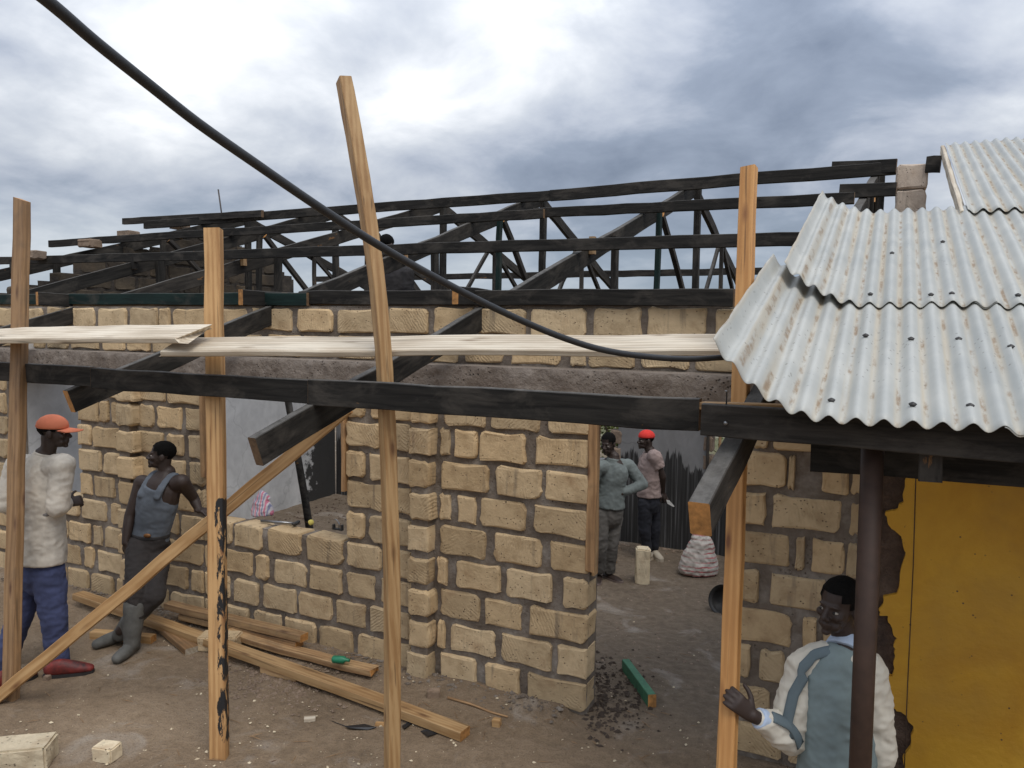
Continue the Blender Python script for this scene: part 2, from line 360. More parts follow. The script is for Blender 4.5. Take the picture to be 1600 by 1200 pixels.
# ------------------------------------------------------------------ objects
WM = {}
def place(o, mw, parent=None):
    WM[o] = mw.copy()
    if parent is not None:
        o.parent = parent; o.matrix_parent_inverse = Matrix.Identity(4)
        o.matrix_basis = WM[parent].inverted() @ mw
    else: o.matrix_basis = mw
    return o
def tag(o, label=None, cat=None, group=None, kind=None):
    for k, v in (('label', label), ('category', cat), ('group', group), ('kind', kind)):
        if v: o[k] = v
    return o
def thing(name, loc, label, cat, group=None):
    o = bpy.data.objects.new(name, None); o.empty_display_size = .1; COL.objects.link(o)
    place(o, Matrix.Translation(loc)); return tag(o, label, cat, group)
def mobj(name, me, m, parent=None, mw=None):
    o = bpy.data.objects.new(name, me); COL.objects.link(o)
    mm = [m] if isinstance(m, str) else m
    if mm and not me.materials:
        for x in mm: me.materials.append(MATS[x])
    place(o, mw or Matrix.Identity(4), parent); return o
def mesh(verts, faces, smooth=False, name='mesh'):
    me = bpy.data.meshes.new(name); me.from_pydata([tuple(v) for v in verts], [], faces); me.update()
    bm = bmesh.new(); bm.from_mesh(me); bmesh.ops.recalc_face_normals(bm, faces=bm.faces); bm.to_mesh(me); bm.free()
    if smooth:
        for p in me.polygons: p.use_smooth = True
    return me
def frame(x, zhint=UP):
    x = x.normalized(); y = zhint.cross(x)
    if y.length < 1e-4: y = V((0, 1, 0)).cross(x)
    y.normalize(); z = x.cross(y)
    m = Matrix.Identity(4)
    for i in range(3): m[i][0], m[i][1], m[i][2] = x[i], y[i], z[i]
    return m
def beam_mesh(L, w, h, seed=0, wob=.004, seg=None, bev=.004, bow=0.0, bowy=0.0, twist=0.0, broken=0.0, skew=(0, 0), endmat=True):
    rn = random.Random(seed); seg = seg or max(2, int(L/.25))
    vs, fs, mi = [], [], []
    hw, hh = w/2, h/2; b_ = min(bev, hw*.4, hh*.4)
    prof = [(-hw+b_, -hh), (hw-b_, -hh), (hw, -hh+b_), (hw, hh-b_), (hw-b_, hh), (-hw+b_, hh), (-hw, hh-b_), (-hw, -hh+b_)]
    for i in range(seg+1):
        t_ = i/seg; x = (t_-.5)*L
        oy, oz = rn.uniform(-wob, wob)+bowy*4*t_*(1-t_), rn.uniform(-wob, wob)+bow*4*t_*(1-t_)
        sc = 1+rn.uniform(-.02, .02); a = twist*(t_-.5)
        for (y, z) in prof:
            y2, z2 = y*sc, z*sc
            if a: y2, z2 = y2*math.cos(a)-z2*math.sin(a), y2*math.sin(a)+z2*math.cos(a)
            xx = x
            if i == 0: xx += skew[0]*z + rn.uniform(0, broken)
            if i == seg: xx += skew[1]*z - rn.uniform(0, broken)
            vs.append((xx, y2+oy, z2+oz))
    for i in range(seg):
        for k in range(8):
            a, b2 = i*8+k, i*8+(k+1) % 8; fs.append((a, b2, b2+8, a+8))
    fs.append(tuple(range(8))); fs.append(tuple(range(seg*8, seg*8+8)))
    me = mesh(vs, fs)
    if endmat:
        me.polygons[len(me.polygons)-1].material_index = 1; me.polygons[len(me.polygons)-2].material_index = 1
    return me
_bs = [100]
def beam(name, p0, p1, w, h, m, parent=None, zhint=UP, end='endgrain', roll=0, **kw):
    _bs[0] += 1
    d = p1-p0; mw = Matrix.Translation((p0+p1)/2) @ frame(d, zhint) @ Matrix.Rotation(roll, 4, 'X')
    me = beam_mesh(d.length, w, h, seed=_bs[0], **kw)
    o = mobj(name, me, [m, end], parent, mw); return o
def boxes_mesh(bl):
    vs, fs = [], []
    for (x0, x1, y0, y1, z0, z1) in bl:
        n = len(vs)
        vs += [(x0, y0, z0), (x1, y0, z0), (x1, y1, z0), (x0, y1, z0), (x0, y0, z1), (x1, y0, z1), (x1, y1, z1), (x0, y1, z1)]
        fs += [(n, n+3, n+2, n+1), (n+4, n+5, n+6, n+7), (n, n+1, n+5, n+4), (n+1, n+2, n+6, n+5), (n+2, n+3, n+7, n+6), (n+3, n, n+4, n+7)]
    me = bpy.data.meshes.new('boxes'); me.from_pydata(vs, [], fs); me.update(); return me
def tube_mesh(pts, r, n=8, smooth=True):
    vs, fs = [], []
    for i, p in enumerate(pts):
        t_ = (pts[min(i+1, len(pts)-1)]-pts[max(i-1, 0)]).normalized()
        m = frame(t_); y, z = m.col[1].xyz, m.col[2].xyz
        rr = r[i] if hasattr(r, '__len__') else r
        for k in range(n):
            a = 2*math.pi*k/n; vs.append(p + y*(rr*math.cos(a)) + z*(rr*math.sin(a)))
    for i in range(len(pts)-1):
        for k in range(n): fs.append((i*n+k, i*n+(k+1) % n, (i+1)*n+(k+1) % n, (i+1)*n+k))
    fs += [tuple(range(n)), tuple(range((len(pts)-1)*n, len(pts)*n))]
    return mesh(vs, fs, smooth)
def tri_off(me): return me

# ---- ground
def ax(lo, hi, c0, c1, step):
    a = list(np.arange(c0, c1+1e-6, step)); x, s = c1, step
    while x < hi: s *= 1.35; x += s; a.append(min(x, hi))
    x, s = c0, step
    while x > lo: s *= 1.35; x -= s; a.insert(0, max(x, lo))
    return a
xs, ys = ax(-400, 400, -7.6, 1.4, .055), ax(-60, 700, 1.6, 9.6, .055)
vs = []
for y in ys:
    for x in xs:
        q = V((x, y, 0))
        z_ = gz(x, y)
        if -8 < x < 2 and 1 < y < 10:
            z_ += .012*noise.noise(q*2.3)+.006*noise.noise(q*7)+.004*noise.noise(q*19)
        vs.append((x, y, z_))
nx = len(xs)
fs = [(j*nx+i, j*nx+i+1, (j+1)*nx+i+1, (j+1)*nx+i) for j in range(len(ys)-1) for i in range(nx-1)]
me = bpy.data.meshes.new('ground'); me.from_pydata(vs, [], fs); me.update()
for p in me.polygons: p.use_smooth = True
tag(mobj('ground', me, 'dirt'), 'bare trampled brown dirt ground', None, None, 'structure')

# ---- limestone blocks
CLS = (.09, .13, .18, .23, .28, .33, .38)
BLK = {}
def block_mesh(L, Hh, D, seed):
    rn = random.Random(seed); n = 16; vs, fs = [], []
    out = []
    hw, hh = L/2, Hh/2
    cr = min(hw, hh)*rn.uniform(.16, .42)
    for k in range(4):
        sx, sz = ((1, 1), (-1, 1), (-1, -1), (1, -1))[k]
        c = cr*rn.uniform(.4, 1.5); c = min(c, hw*.8, hh*.8)
        for j in range(3):
            a = math.pi/2*(k + (j)/2)
            out.append((sx*(hw-c)+c*math.cos(a)+rn.uniform(-.007, .005), sz*(hh-c)+c*math.sin(a)+rn.uniform(-.007, .005)))
        # a point mid way along the next side
        if k in (0, 2): out.append((rn.uniform(-.25, .25)*L, sz*(hh+rn.uniform(-.014, .004))))
        else: out.append((sx*(hw+rn.uniform(-.007, .003)), rn.uniform(-.2, .2)*Hh))
    n = len(out)
    for (y, ins, jit) in ((D, 0, 0), (.016, 0, .002), (.003, .007, .003), (0.0, .018, .002)):
        for (x, z) in out:
            l = math.hypot(x, z)
            vs.append((x*(1-ins/max(l, .02))+rn.uniform(-jit, jit), y+rn.uniform(-jit, jit), z*(1-ins/max(l, .02))+rn.uniform(-jit, jit)))
    for r in range(3):
        for k in range(n): fs.append((r*n+k, r*n+(k+1) % n, (r+1)*n+(k+1) % n, (r+1)*n+k))
    fs.append(tuple(range(3*n, 4*n)))
    fs.append(tuple(range(n)))
    return mesh(vs, fs)
for L in CLS:
    for v in range(5): BLK[L, v] = block_mesh(L, .186, .15, hash((int(L*100), v)) % 9999)
BRN = random.Random(5)
BLK_MAT = {}
def brick(parent, pos, rot, L, Hh, D, m, proud, tilt=.012):
    """pos = middle of the block on the wall plane; local -Y is the outward side"""
    c = min(CLS, key=lambda q: abs(q-L)); v = BRN.randrange(5)
    key = (c, v, m)
    if key not in BLK_MAT:
        me = BLK[c, v].copy(); me.materials.append(MATS[m]); BLK_MAT[key] = me
    flip = -1 if BRN.random() < .5 else 1
    mw = Matrix.Translation(pos) @ rot @ Matrix.Translation((0, -proud, 0)) @ Matrix.Rotation(BRN.uniform(-tilt, tilt), 4, 'Y') @ Matrix.Rotation(BRN.uniform(-.015, .015), 4, 'Z') @ Matrix.Diagonal((L/c, D/.15, Hh/.186*flip, 1))
    return mobj('brick', BLK_MAT[key], [], parent, mw)
def mortar_sheet(u0, u1, z0, z1, holes, step=.028, amp=.009, seed=0, topf=None):
    """relief of the mortar face in (u, -, z); local -Y outward"""
    us = np.linspace(u0, u1, max(2, int((u1-u0)/step))+1); zs = np.linspace(z0, z1, max(2, int((z1-z0)/step))+1)
    def inside(u, z): return u0+.001 < u < u1-.001 and z < z1-.001 and not any(a-.02 < u < b_+.02 and c-.02 < z < d+.02 for a, b_, c, d in holes)
    vs, idx, fs = [], {}, []
    for j, z in enumerate(zs):
        for i, u in enumerate(us):
            if any(a+.001 < u < b_-.001 and c+.001 < z < d-.001 for a, b_, c, d in holes): pass
            q = V((u, seed*3.3, z))
            y = -.004-amp*(noise.noise(q*6)+.8*noise.noise(q*17)+.6*noise.noise(q*37)) if inside(u, z) else .006
            vs.append((u, y, z))
    n = len(us)
    for j in range(len(zs)-1):
        for i in range(n-1):
            cu, cz = (us[i]+us[i+1])/2, (zs[j]+zs[j+1])/2
            if any(a < cu < b_ and c < cz < d for a, b_, c, d in holes): continue
            if topf and cz > topf(cu): continue
            fs.append((j*n+i, j*n+i+1, (j+1)*n+i+1, (j+1)*n+i))
    me = bpy.data.meshes.new('mortar'); me.from_pydata(vs, [], fs); me.update()
    for p in me.polygons: p.use_smooth = True
    return me
def core_boxes(u0, u1, z0, z1, holes, D):
    zz = sorted({z0, z1, *[h[2] for h in holes], *[h[3] for h in holes]}); out = []
    for a, b_ in zip(zz, zz[1:]):
        cz = (a+b_)/2; segs = [(u0, u1)]
        for h in holes:
            if h[2] < cz < h[3]:
                ns = []
                for s in segs:
                    if h[1] <= s[0] or h[0] >= s[1]: ns.append(s); continue
                    if s[0] < h[0]: ns.append((s[0], h[0]))
                    if h[1] < s[1]: ns.append((h[1], s[1]))
                segs = ns
        out += [(s0, s1, .004, D, a, b_) for s0, s1 in segs]
    return out

# ---- front wall
FY = Matrix.Identity(4)
PITCHZ = .223
DOOR = (onY(919, 900, YW).x, onY(1152, 900, YW).x)
WINR = onY(545, 700, YW).x; WINL = onY(320, 700, YW).x
LWR = onY(127, 700, YW).x; LWL = LWR-1.05
PIL = (onY(637, 800, YW-.1).x, onY(671, 800, YW-.1).x)
PIN = onY(686, 800, YW).x
WEND = onY(1400, 900, YW).x
XL = -9.6
SILL, RB0, RB1, WTOP = .90, 2.01, 2.19, 2.60
YU = 4.72                               # face of the courses above the ring beam
SC_ = .862
HOLES = [(DOOR[0], DOOR[1], -.3, RB0), (WINL, WINR, SC_, RB0), (LWL, LWR, SC_, RB0), (-9.2, -8.4, -.3, RB0)]
fwl = thing('block_wall', (-3.5, YW, 0), 'long limestone block front wall with a doorway and two window openings', 'wall')
T0 = Matrix.Translation((0, YW, 0))
mobj('mortar', mortar_sheet(XL, WEND, -.1, RB0, [(a, b_, c, d) for a, b_, c, d in HOLES]), 'mortar', fwl, T0)
mobj('mortar', mortar_sheet(XL, WEND, RB1, WTOP, [], seed=2), 'mortar', fwl, Matrix.Translation((0, YU, 0)))
mobj('wall_core', boxes_mesh(core_boxes(XL, WEND, -.4, RB0, HOLES, .17)+[(XL, WEND, YU-YW+.004, YU-YW+.17, RB1, WTOP)]), 'mortar', fwl, T0)
rb = mobj('ring_beam', mortar_sheet(XL, WEND, RB0, RB1, [], .022, .013, 5), 'concrete', fwl, Matrix.Translation((0, YW-.006, 0)))
mobj('ring_beam', boxes_mesh([(XL, WEND, .012, .46, RB0, RB1)]), 'concrete', fwl, T0)
def row(k0, u0, u1, z, holes, first=None, lens=(.25, .34), Hh=.19, joint=(.025, .06), m='limestone', wall=fwl, y=YW, proud=(.016, .034), endproud=.008):
    """one course of blocks in every stretch of wall left by the holes"""
    segs = [(u0, u1)]
    for h in holes:
        if h[2] < z < h[3]:
            ns = []
            for s in segs:
                if h[1] <= s[0] or h[0] >= s[1]: ns.append(s); continue
                if s[0] < h[0]: ns.append((s[0], h[0]))
                if h[1] < s[1]: ns.append((h[1], s[1]))
            segs = ns
    for s0, s1 in segs:
        u = s0-endproud; s1 = s1+endproud
        firstb = True
        while u < s1-.07:
            L = BRN.uniform(*lens)
            if firstb and k0 % 2: L = BRN.uniform(.13, .19)
            if not firstb and BRN.random() < .13: L = BRN.uniform(.09, .14)
            firstb = False
            if s1-(u+L) < .12: L = s1-u
            if L > .42: L = L/2-.02
            brick(wall, V((u+L/2, y, z+BRN.uniform(-.004, .004))), FY, L, Hh*BRN.uniform(.95, 1.03), .165, m, BRN.uniform(*proud))
            u += L+BRN.uniform(*joint)
EXPL = {  # pixel extents of the blocks of the panel left of the doorway and of the stub right of it
    9: [(697, 760), (769, 845), (857, 917)], 8: [(689, 705), (713, 748), (752, 823), (837, 917)], 7: [(692, 765), (777, 848), (853, 917)],
    6: [(688, 706), (717, 745), (751, 822), (836, 920)], 5: [(690, 760), (773, 847), (860, 920)], 4: [(686, 700), (715, 783), (793, 863), (881, 920)],
    3: [(690, 750), (758, 816), (828, 918)], 2: [(686, 697), (705, 775), (785, 863), (872, 918)], 1: [(690, 746), (760, 812), (824, 918)]}
STUB = {9: [(28, 55), (62, 124)], 8: [(23, 82), (86, 96), (138, 181), (184, 208)], 7: [(20, 53), (63, 171), (184, 206)], 6: [(18, 95), (102, 116), (127, 179), (182, 200)],
        5: [(18, 47), (65, 150), (160, 200)], 4: [(15, 101), (118, 140), (148, 200)], 3: [(14, 38), (52, 93), (105, 190)], 2: [(12, 70), (82, 150), (158, 200)], 1: [(12, 90), (104, 190)]}
for k in range(1, 10):
    z = (k-.5)*PITCHZ
    if k == 9: z -= .01
    for a, b_ in EXPL[k]:
        yy = 1123-(k-.5)*55
        x0, x1 = onY(a, yy, YW).x, onY(b_, yy, YW).x
        if b_ > 915: x1 = DOOR[0]+.008
        brick(fwl, V(((x0+x1)/2, YW, z)), FY, x1-x0, .192*BRN.uniform(.95, 1.03), .165, 'limestone', BRN.uniform(.016, .034))
    for a, b_ in STUB[k]:
        x0, x1 = onY(1140+a, 900, YW).x, onY(1140+b_, 900, YW).x
        if a < 30 and k != 9: x0 = DOOR[1]-.006
        brick(fwl, V(((x0+x1)/2, YW, z)), FY, x1-x0, .19*BRN.uniform(.95, 1.02), .165, 'limestone', BRN.uniform(.014, .03))
    # pilaster headers and the masonry between pilaster and window
    for (pa, pb) in (PIL, (onY(184, 800, YW-.1).x, onY(211, 800, YW-.1).x)):
        brick(fwl, V(((pa+pb)/2+BRN.uniform(-.01, .01), YW, z)), FY, (pb-pa)*BRN.uniform(.93, 1.05), .185*BRN.uniform(.95, 1.04), .16, 'limestone', .11+BRN.uniform(-.012, .008), .02)
    row(k, WINL if k <= 4 else WINR, PIL[0]-.03, z, [(WINL, WINR, SILL, 9)])
    pl0 = onY(184, 800, YW-.1).x
    row(k+1, pl0+.20, WINL-(.03 if k <= 4 else 0), z, [])
    row(k, LWR if k > 4 else LWL, pl0-.02, z, [], endproud=.004)
    row(k, XL, LWL-.03, z, [(-9.2, -8.4, -1, 9)])
pil_y = [(PIL[0]+.02, PIL[1]-.02), (pl0+.02, pl0+.15)]
mobj('pilaster_core', boxes_mesh([(a, b_, -.085, .002, -.1, RB0-.01) for a, b_ in pil_y]), 'mortar', fwl, T0)
row(0, XL, WEND, RB1+.095, [], lens=(.28, .40), Hh=.175, joint=(.02, .07), y=YU)
row(1, XL, WEND, RB1+.30, [], lens=(.28, .42), Hh=.185, joint=(.03, .07), y=YU)
# timber strips of the openings
beam('door_jamb', V((DOOR[0]+.02, YW-.012, .93)), V((DOOR[0]+.02, YW-.012, RB0)), .03, .06, 'brown_post', fwl, zhint=V((1, 0, 0)), broken=.03)
beam('door_jamb', V((DOOR[0]+.020, YW+.058, .90)), V((DOOR[0]+.020, YW+.058, RB0)), .075, .02, 'new_timber_dirty', fwl, zhint=V((1, 0, 0)))
beam('window_jamb', V((WINR-.02, YW-.01, 1.25)), V((WINR-.02, YW-.01, RB0)), .07, .03, 'brown_post', fwl, zhint=V((1, 0, 0)))
beam('window_jamb', V((WINL+.02, YW-.01, 1.22)), V((WINL+.02, YW-.01, RB0)), .09, .03, 'brown_post', fwl, zhint=V((1, 0, 0)))
beam('wall_plate', V((XL, YU+.085, WTOP+.011)), V((WEND, YU+.085, WTOP+.011)), .10, .02, 'new_timber_dirty', fwl)

# ---- gable wall, dark with soot, behind the left trusses
GX = -9.85
gw = thing('gable_wall', (GX, 7, 0), 'soot blackened block gable wall behind the left roof trusses', 'wall')
def gtop(y):
    return (rz(y, -.13) if y < 9.1 else rz(9.1, -.13)-.355*(y-9.1))-.10
RX = Matrix.Rotation(rad(90), 4, 'Z')      # local -Y looks towards +X
def gm(y): return y
me = mortar_sheet(YW, 11.0, 1.0, 4.3, [], .06, .012, 9, topf=lambda u: gtop(u)-.02)
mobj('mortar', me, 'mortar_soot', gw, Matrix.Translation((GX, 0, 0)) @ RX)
for k in range(6, 21):
    z = k*.215
    u = YW+BRN.uniform(0, .25)
    while u < 10.4:
        L = BRN.uniform(.28, .40)
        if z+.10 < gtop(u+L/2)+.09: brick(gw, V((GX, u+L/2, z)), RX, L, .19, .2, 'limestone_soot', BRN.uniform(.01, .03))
        u += L+BRN.uniform(.025, .05)
for px, py in ((150, 380), (210, 366), (290, 352), (62, 398)):      # loose cap blocks that stick out above the rafters
    p = onX(px, py, GX); mobj('cap_brick', block_mesh(.20, .11, .24, px), 'limestone_old', gw, Matrix.Translation(p) @ RX)
core = [(YW+i*.33, YW+(i+1)*.33, .01, .20, -.3, gtop(YW+(i+.5)*.33)-.12) for i in range(int((11-YW)/.33))]
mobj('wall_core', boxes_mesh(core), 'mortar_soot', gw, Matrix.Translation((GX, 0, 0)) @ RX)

# ---- inner partition and back wall
PX, BY = -7.5, 9.25
pw = thing('partition_wall', (PX, 6.5, 0), 'smooth grey plastered partition wall seen through the window openings', 'wall')
me = boxes_mesh([(YW+.175, BY, 0, .15, -.5, 2.35)]); mobj('plaster_slab', me, 'grey_plaster', pw, Matrix.Translation((PX, 0, 0)) @ RX)
bwl = thing('back_wall', (-3, BY, 0), 'grey back wall with black paint running down it behind the red capped man', 'wall')
bx0, bx1 = onY(966, 690, BY).x, onY(1104, 690, BY).x
bh = [(bx0-1.3, bx0, .78, 1.95), (bx1, bx1+.75, .78, 1.95)]
me = boxes_mesh(core_boxes(PX+.02, .3, -.6, 2.3, bh, .16)); mobj('plaster_slab', me, 'dripped_plaster', bwl, Matrix.Translation((0, BY, 0)))
for xx in (bx1+.02, bx1+.16): beam('window_frame', V((xx, BY-.02, .78)), V((xx, BY-.02, 1.95)), .035, .03, 'new_timber_dirty' if xx > bx1+.1 else 'tarred_worn', bwl, zhint=V((1, 0, 0)))
rn = random.Random(3)
for sx in (bx0, bx1):       # ragged broken block ends beside the window openings
    for k in range(5):
        L = rn.uniform(.06, .13); p = V((sx + (L/2 if sx == bx0 else -L/2)*-.6, BY-.004, .86+k*.225))
        mobj('brick', block_mesh(L+.05, .18, .15, k*7+int(sx*10)), 'limestone_old', bwl, Matrix.Translation(p))

# ------------------------------------------------------------------ roof timbers
TRU = [((1092, 812), None), ((400, 705), (1066, 308)), ((108, 628), (818, 324)), ((100, 495), (655, 333)), ((52, 462), (497, 341)), ((107, 406), (352, 351))]
TLAB = ['charred roof truss whose sawn rafter tail hangs beside the doorway', 'black roof truss whose long rafter tail ends below the beam in mid picture',
        'black roof truss whose rafter tail points at the orange cap', 'dark roof truss behind the mid post, third from the metal roof',
        'dark roof truss second from the sooty gable', 'dark roof truss leaning on the sooty gable wall']
NR = 9.10
APEX = []
for i, (a, b_) in enumerate(TRU):
    p = rp(*a, -.135)
    q = rp(*b_, -.135) if b_ else V((-.18, NR, rz(NR, -.135)))
    d = (q-p)/(q.y-p.y)
    tail = p if i in (0, 1, 2) else p + d*(2.9-p.y)
    ap = p + d*(NR-p.y); APEX.append(ap)
    rear = ap + V((d.x*.3*5, 5.0, -RS*5.0))
    mt = 'tarred_worn' if i in (0,) else 'tarred'
    root = thing('roof_truss', (p.x, YW, WTOP+.04), TLAB[i], 'roof truss', 'roof trusses')
    big = .15 if i else .13
    beam('rafter', tail, ap, .055 if i else .075, big, mt if i != 3 else 'tarred_worn', root, end='endgrain' if i != 1 else 'endgrain_dark', bow=random.uniform(-.015, .02), wob=.005)
    beam('rafter', ap + V((0, .03, .0)), rear, .05, .13, 'tarred_worn', root, wob=.006)
    zb = WTOP+.10
    def at(y): return (p + d*(y-p.y)) if y <= NR else ap + V((d.x*.3*(y-NR), y-NR, -RS*(y-NR)))
    def web(y0, z0, y1, z1, w_=.05, h_=.075, mm='tarred_worn', off=.045):
        P0, P1 = at(y0), at(y1); P0 = V((P0.x+off, y0, z0)); P1 = V((P1.x+off, y1, z1))
        beam('strut', P0, P1, w_, h_, mm, root, zhint=V((0, 1, 0)), wob=.006)
    beam('tie_beam', V((at(YW+.05).x-.05, YW+.02, zb-.04)), V((rear.x-.05, 13.9, zb-.04)), .05, .12, 'tarred', root, wob=.006)
    kp = at(NR); beam('king_post', V((kp.x+.045, NR, zb)), V((kp.x+.045, NR, kp.z+.10)), .07, .085, 'tarred', root, zhint=V((0, 1, 0)))
    rnd = random.Random(i)
    y1 = 7.95+rnd.uniform(-.1, .1)
    web(y1, zb, y1+.03, at(y1).z+.04, mm='tarred_green' if i in (1, 2) else 'tarred')
    web(y1+.10, at(y1).z, y1+.95, zb, mm='tarred_worn')
    y2 = 6.75+rnd.uniform(-.15, .1)
    web(y2, zb, y2, at(y2).z+.03, .05, .09, 'tarred')
    web(10.4, zb, 10.4, at(10.4).z, .045, .07)
    web(10.35, at(10.3).z, 11.5, zb, .045, .07)
    if i in (1, 2, 3): web(10.3, at(10.3).z, 9.4, zb, .04, .06)
    # timber cleats that hold the purlins
    for yc in (4.85, 6.35):
        c_ = at(yc); beam('cleat', V((c_.x+.05, yc-.02, c_.z-.01)), V((c_.x+.05, yc-.02, c_.z+.14)), .05, .055, 'new_timber_dirty' if i in (1, 2, 3) else 'tarred', root, zhint=V((0, 1, 0)))

def purlin(pa, pb, label, m='tarred', w_=.05, h_=.10, off=0, end='endgrain_dark', **kw):
    p, q = rp(*pa, off), rp(*pb, off)
    root = beam('roof_purlin', p, q, w_, h_, m, None, end=end, bow=kw.pop('bow', random.uniform(-.03, .015)), wob=.004, **kw)
    return tag(root, label, 'purlin', 'roof purlins along the house')
purlin((-260, 567), (147, 588), 'lowest eave beam, leftmost piece in front of the left post', h_=.125, w_=.055, bow=0)
purlin((147, 591), (486, 612), 'lowest eave beam, piece between the left post and the mid rafter tail', h_=.125, w_=.055, bow=0)
purlin((486, 612), (1094, 649), 'lowest eave beam, longest black piece above the doorway', h_=.135, w_=.055, bow=.0)
purlin((-120, 468), (482, 467), 'dark green purlin lying just above the wall top at left', 'tarred_green', bow=0)
purlin((470, 465), (1147, 465), 'black purlin lying just above the wall top at right', h_=.105, bow=0)
purlin((-60, 409), (305, 400), 'third purlin from the eave, left piece with a pale cut end', end='endgrain', bow=0)
purlin((285, 401), (1275, 373), 'third purlin from the eave, long black piece running to the metal roof', bow=.01)
purlin((78, 381), (283, 367), 'fourth purlin from the eave, short left piece that sticks out past the gable', end='endgrain', bow=0)
purlin((268, 368), (850, 334), 'fourth purlin from the eave, middle piece', bow=.0)
purlin((835, 333), (1335, 310), 'fourth purlin from the eave, right piece ending at the metal roof', bow=0)
purlin((193, 346), (410, 334), 'short loose ridge board sticking out at the far left', 'tarred_worn', off=.06, bow=0)
purlin((226, 352), (870, 305), 'left ridge board of the open roof', h_=.12, bow=.01, end='endgrain')
purlin((860, 306), (1400, 263), 'right ridge board of the open roof', h_=.13, bow=.01)
purlin((1300, 264), (1401, 259), 'short ridge board running into the old masonry pier', h_=.14, off=.03, bow=0)
purlin((1312, 299), (1401, 296), 'short black board just under the ridge beside the masonry pier', h_=.12, bow=0)
def rear_purlin(y, x0, x1, label, m='tarred_worn', dz=0):
    z_ = rz(NR)-RS*(y-NR)+dz
    tag(beam('roof_purlin', V((x0, y, z_)), V((x1, y, z_-.02)), .05, .10, m, None, wob=.006), label, 'purlin', 'roof purlins along the house')
rear_purlin(11.6, -9.9, -1.2, 'charred purlin on the far roof slope, upper one', 'tarred_worn')
rear_purlin(12.9, -8.2, -5.2, 'short broken purlin on the far roof slope at left', 'tarred_worn')
rear_purlin(12.6, -4.3, -1.0, 'short purlin on the far roof slope at right', 'tarred_worn')
purlin((1447, 257), (1470, 256), 'stub of ridge board between the masonry pier and the upper metal sheet', h_=.16, bow=0)
# thin rod that stands on the ridge
p = onY(346, 332, NR); q = onY(341, 296, NR)
tag(mobj('metal_rod', tube_mesh([p-V((0, 0, .1)), p, q], .012, 6), 'rebar'), 'thin metal rod standing up from the far left ridge', 'rod')

# pale boards lying on the rafters
def plank(pa, pb, na, nb_, label, broken=0, w_=.22):
    p, q = onY(*pa, na), onY(*pb, nb_)
    o = beam('pale_plank', p, q, w_, .035, 'pale_plank', None, zhint=V((0, -RS*1.05, 1)).normalized(), end='pale_plank', broken=broken, wob=.006, bev=.006)
    return tag(o, label, 'plank')
plank((-200, 527), (318, 521), 3.08, 3.02, 'pale rough plank at far left with a broken end, across the left post', .12)
plank((262, 541), (1134, 540), 3.02, 3.80, 'long pale plank lying across the rafters to the metal roof', .03)

# posts
def post(px, base, top, w_, h_, m, label, y=3.20, roll=0, zb=None, **kw):
    b0 = onG(*base) if zb is None else zb
    t_ = onY(*top, y) if y else atD(*top, (b0-CAM).dot(FH))
    o = beam('timber_post', b0-V((0, 0, .03)), t_, w_, h_, m, None, zhint=V((0, 1, 0)), roll=roll, **kw)
    return tag(o, label, 'post', 'timber posts along the eave')
post(0, (17, 1092), (35, 312), .055, .115, 'brown_post', 'brown timber post in front of the man in the orange cap', y=3.25, skew=(0, .35), roll=rad(90), wob=.003)
post(0, (343, 1182), (333, 358), .092, .07, 'post_tar', 'timber post blotched with black tar below, beside the man in the vest', y=3.31, roll=rad(28), bow=.0)
b3 = onY(612, 1190, 3.225); b3 = b3 + (b3-onY(600, 620, 3.225)).normalized()*.12
b3.z = -.02
me_pts = [b3, onY(612, 900, 3.225), onY(603, 620, 3.225), onY(590, 450, 3.225), onY(565, 280, 3.23), onY(537, 125, 3.25)]
def bent_beam(name, pts, w_, h_, m, zhint, roll):
    vs, fs = [], []
    fine = []
    for i in range(len(pts)-1):
        for j in range(5):
            t_ = j/5; P = [pts[max(0, min(len(pts)-1, i+k))] for k in (-1, 0, 1, 2)]
            fine.append(.5*((2*P[1])+(P[2]-P[0])*t_+(2*P[0]-5*P[1]+4*P[2]-P[3])*t_*t_+(-P[0]+3*P[1]-3*P[2]+P[3])*t_**3))
    fine.append(pts[-1])
    o0 = fine[0]; mx = (fine[-1]-fine[0]); fm = Matrix.Translation((fine[0]+fine[-1])/2) @ frame(mx, zhint); inv = fm.inverted()
    b_ = .005; hw, hh = w_/2, h_/2
    prof = [(-hw+b_, -hh), (hw-b_, -hh), (hw, -hh+b_), (hw, hh-b_), (hw-b_, hh), (-hw+b_, hh), (-hw, hh-b_), (-hw, -hh+b_)]
    for i, p in enumerate(fine):
        d = fine[min(i+1, len(fine)-1)]-fine[max(i-1, 0)]
        f_ = frame(d, zhint) @ Matrix.Rotation(roll, 4, 'X')
        for y, z in prof: vs.append(inv @ (p + f_.col[1].xyz*y + f_.col[2].xyz*z + V((random.uniform(-.001, .001),)*3)))
    for i in range(len(fine)-1):
        for k in range(8): fs.append((i*8+k, i*8+(k+1) % 8, i*8+8+(k+1) % 8, i*8+8+k))
    fs += [tuple(range(8)), tuple(range(len(fine)*8-8, len(fine)*8))]
    return mobj(name, mesh(vs, fs), [m], None, fm)
tag(bent_beam('timber_post', me_pts, .088, .065, 'new_timber', V((0, 1, 0)), rad(-36)), 'tall bowed new timber post rising well above the roof, leaning left', 'post', 'timber posts along the eave')
p4t = onY(1170, 262, 3.85); p4b = onY(1136, 1190, 3.15); d4 = (p4b-p4t)/(p4t.z-p4b.z); p4g = p4t + d4*(p4t.z+.03)
tag(beam('timber_post', p4g, p4t, .072, .05, 'orange_timber', None, zhint=V((0, 1, 0)), roll=rad(-10), wob=.002), 'orange new timber post that the boy holds, right of the doorway', 'post', 'timber posts along the eave')
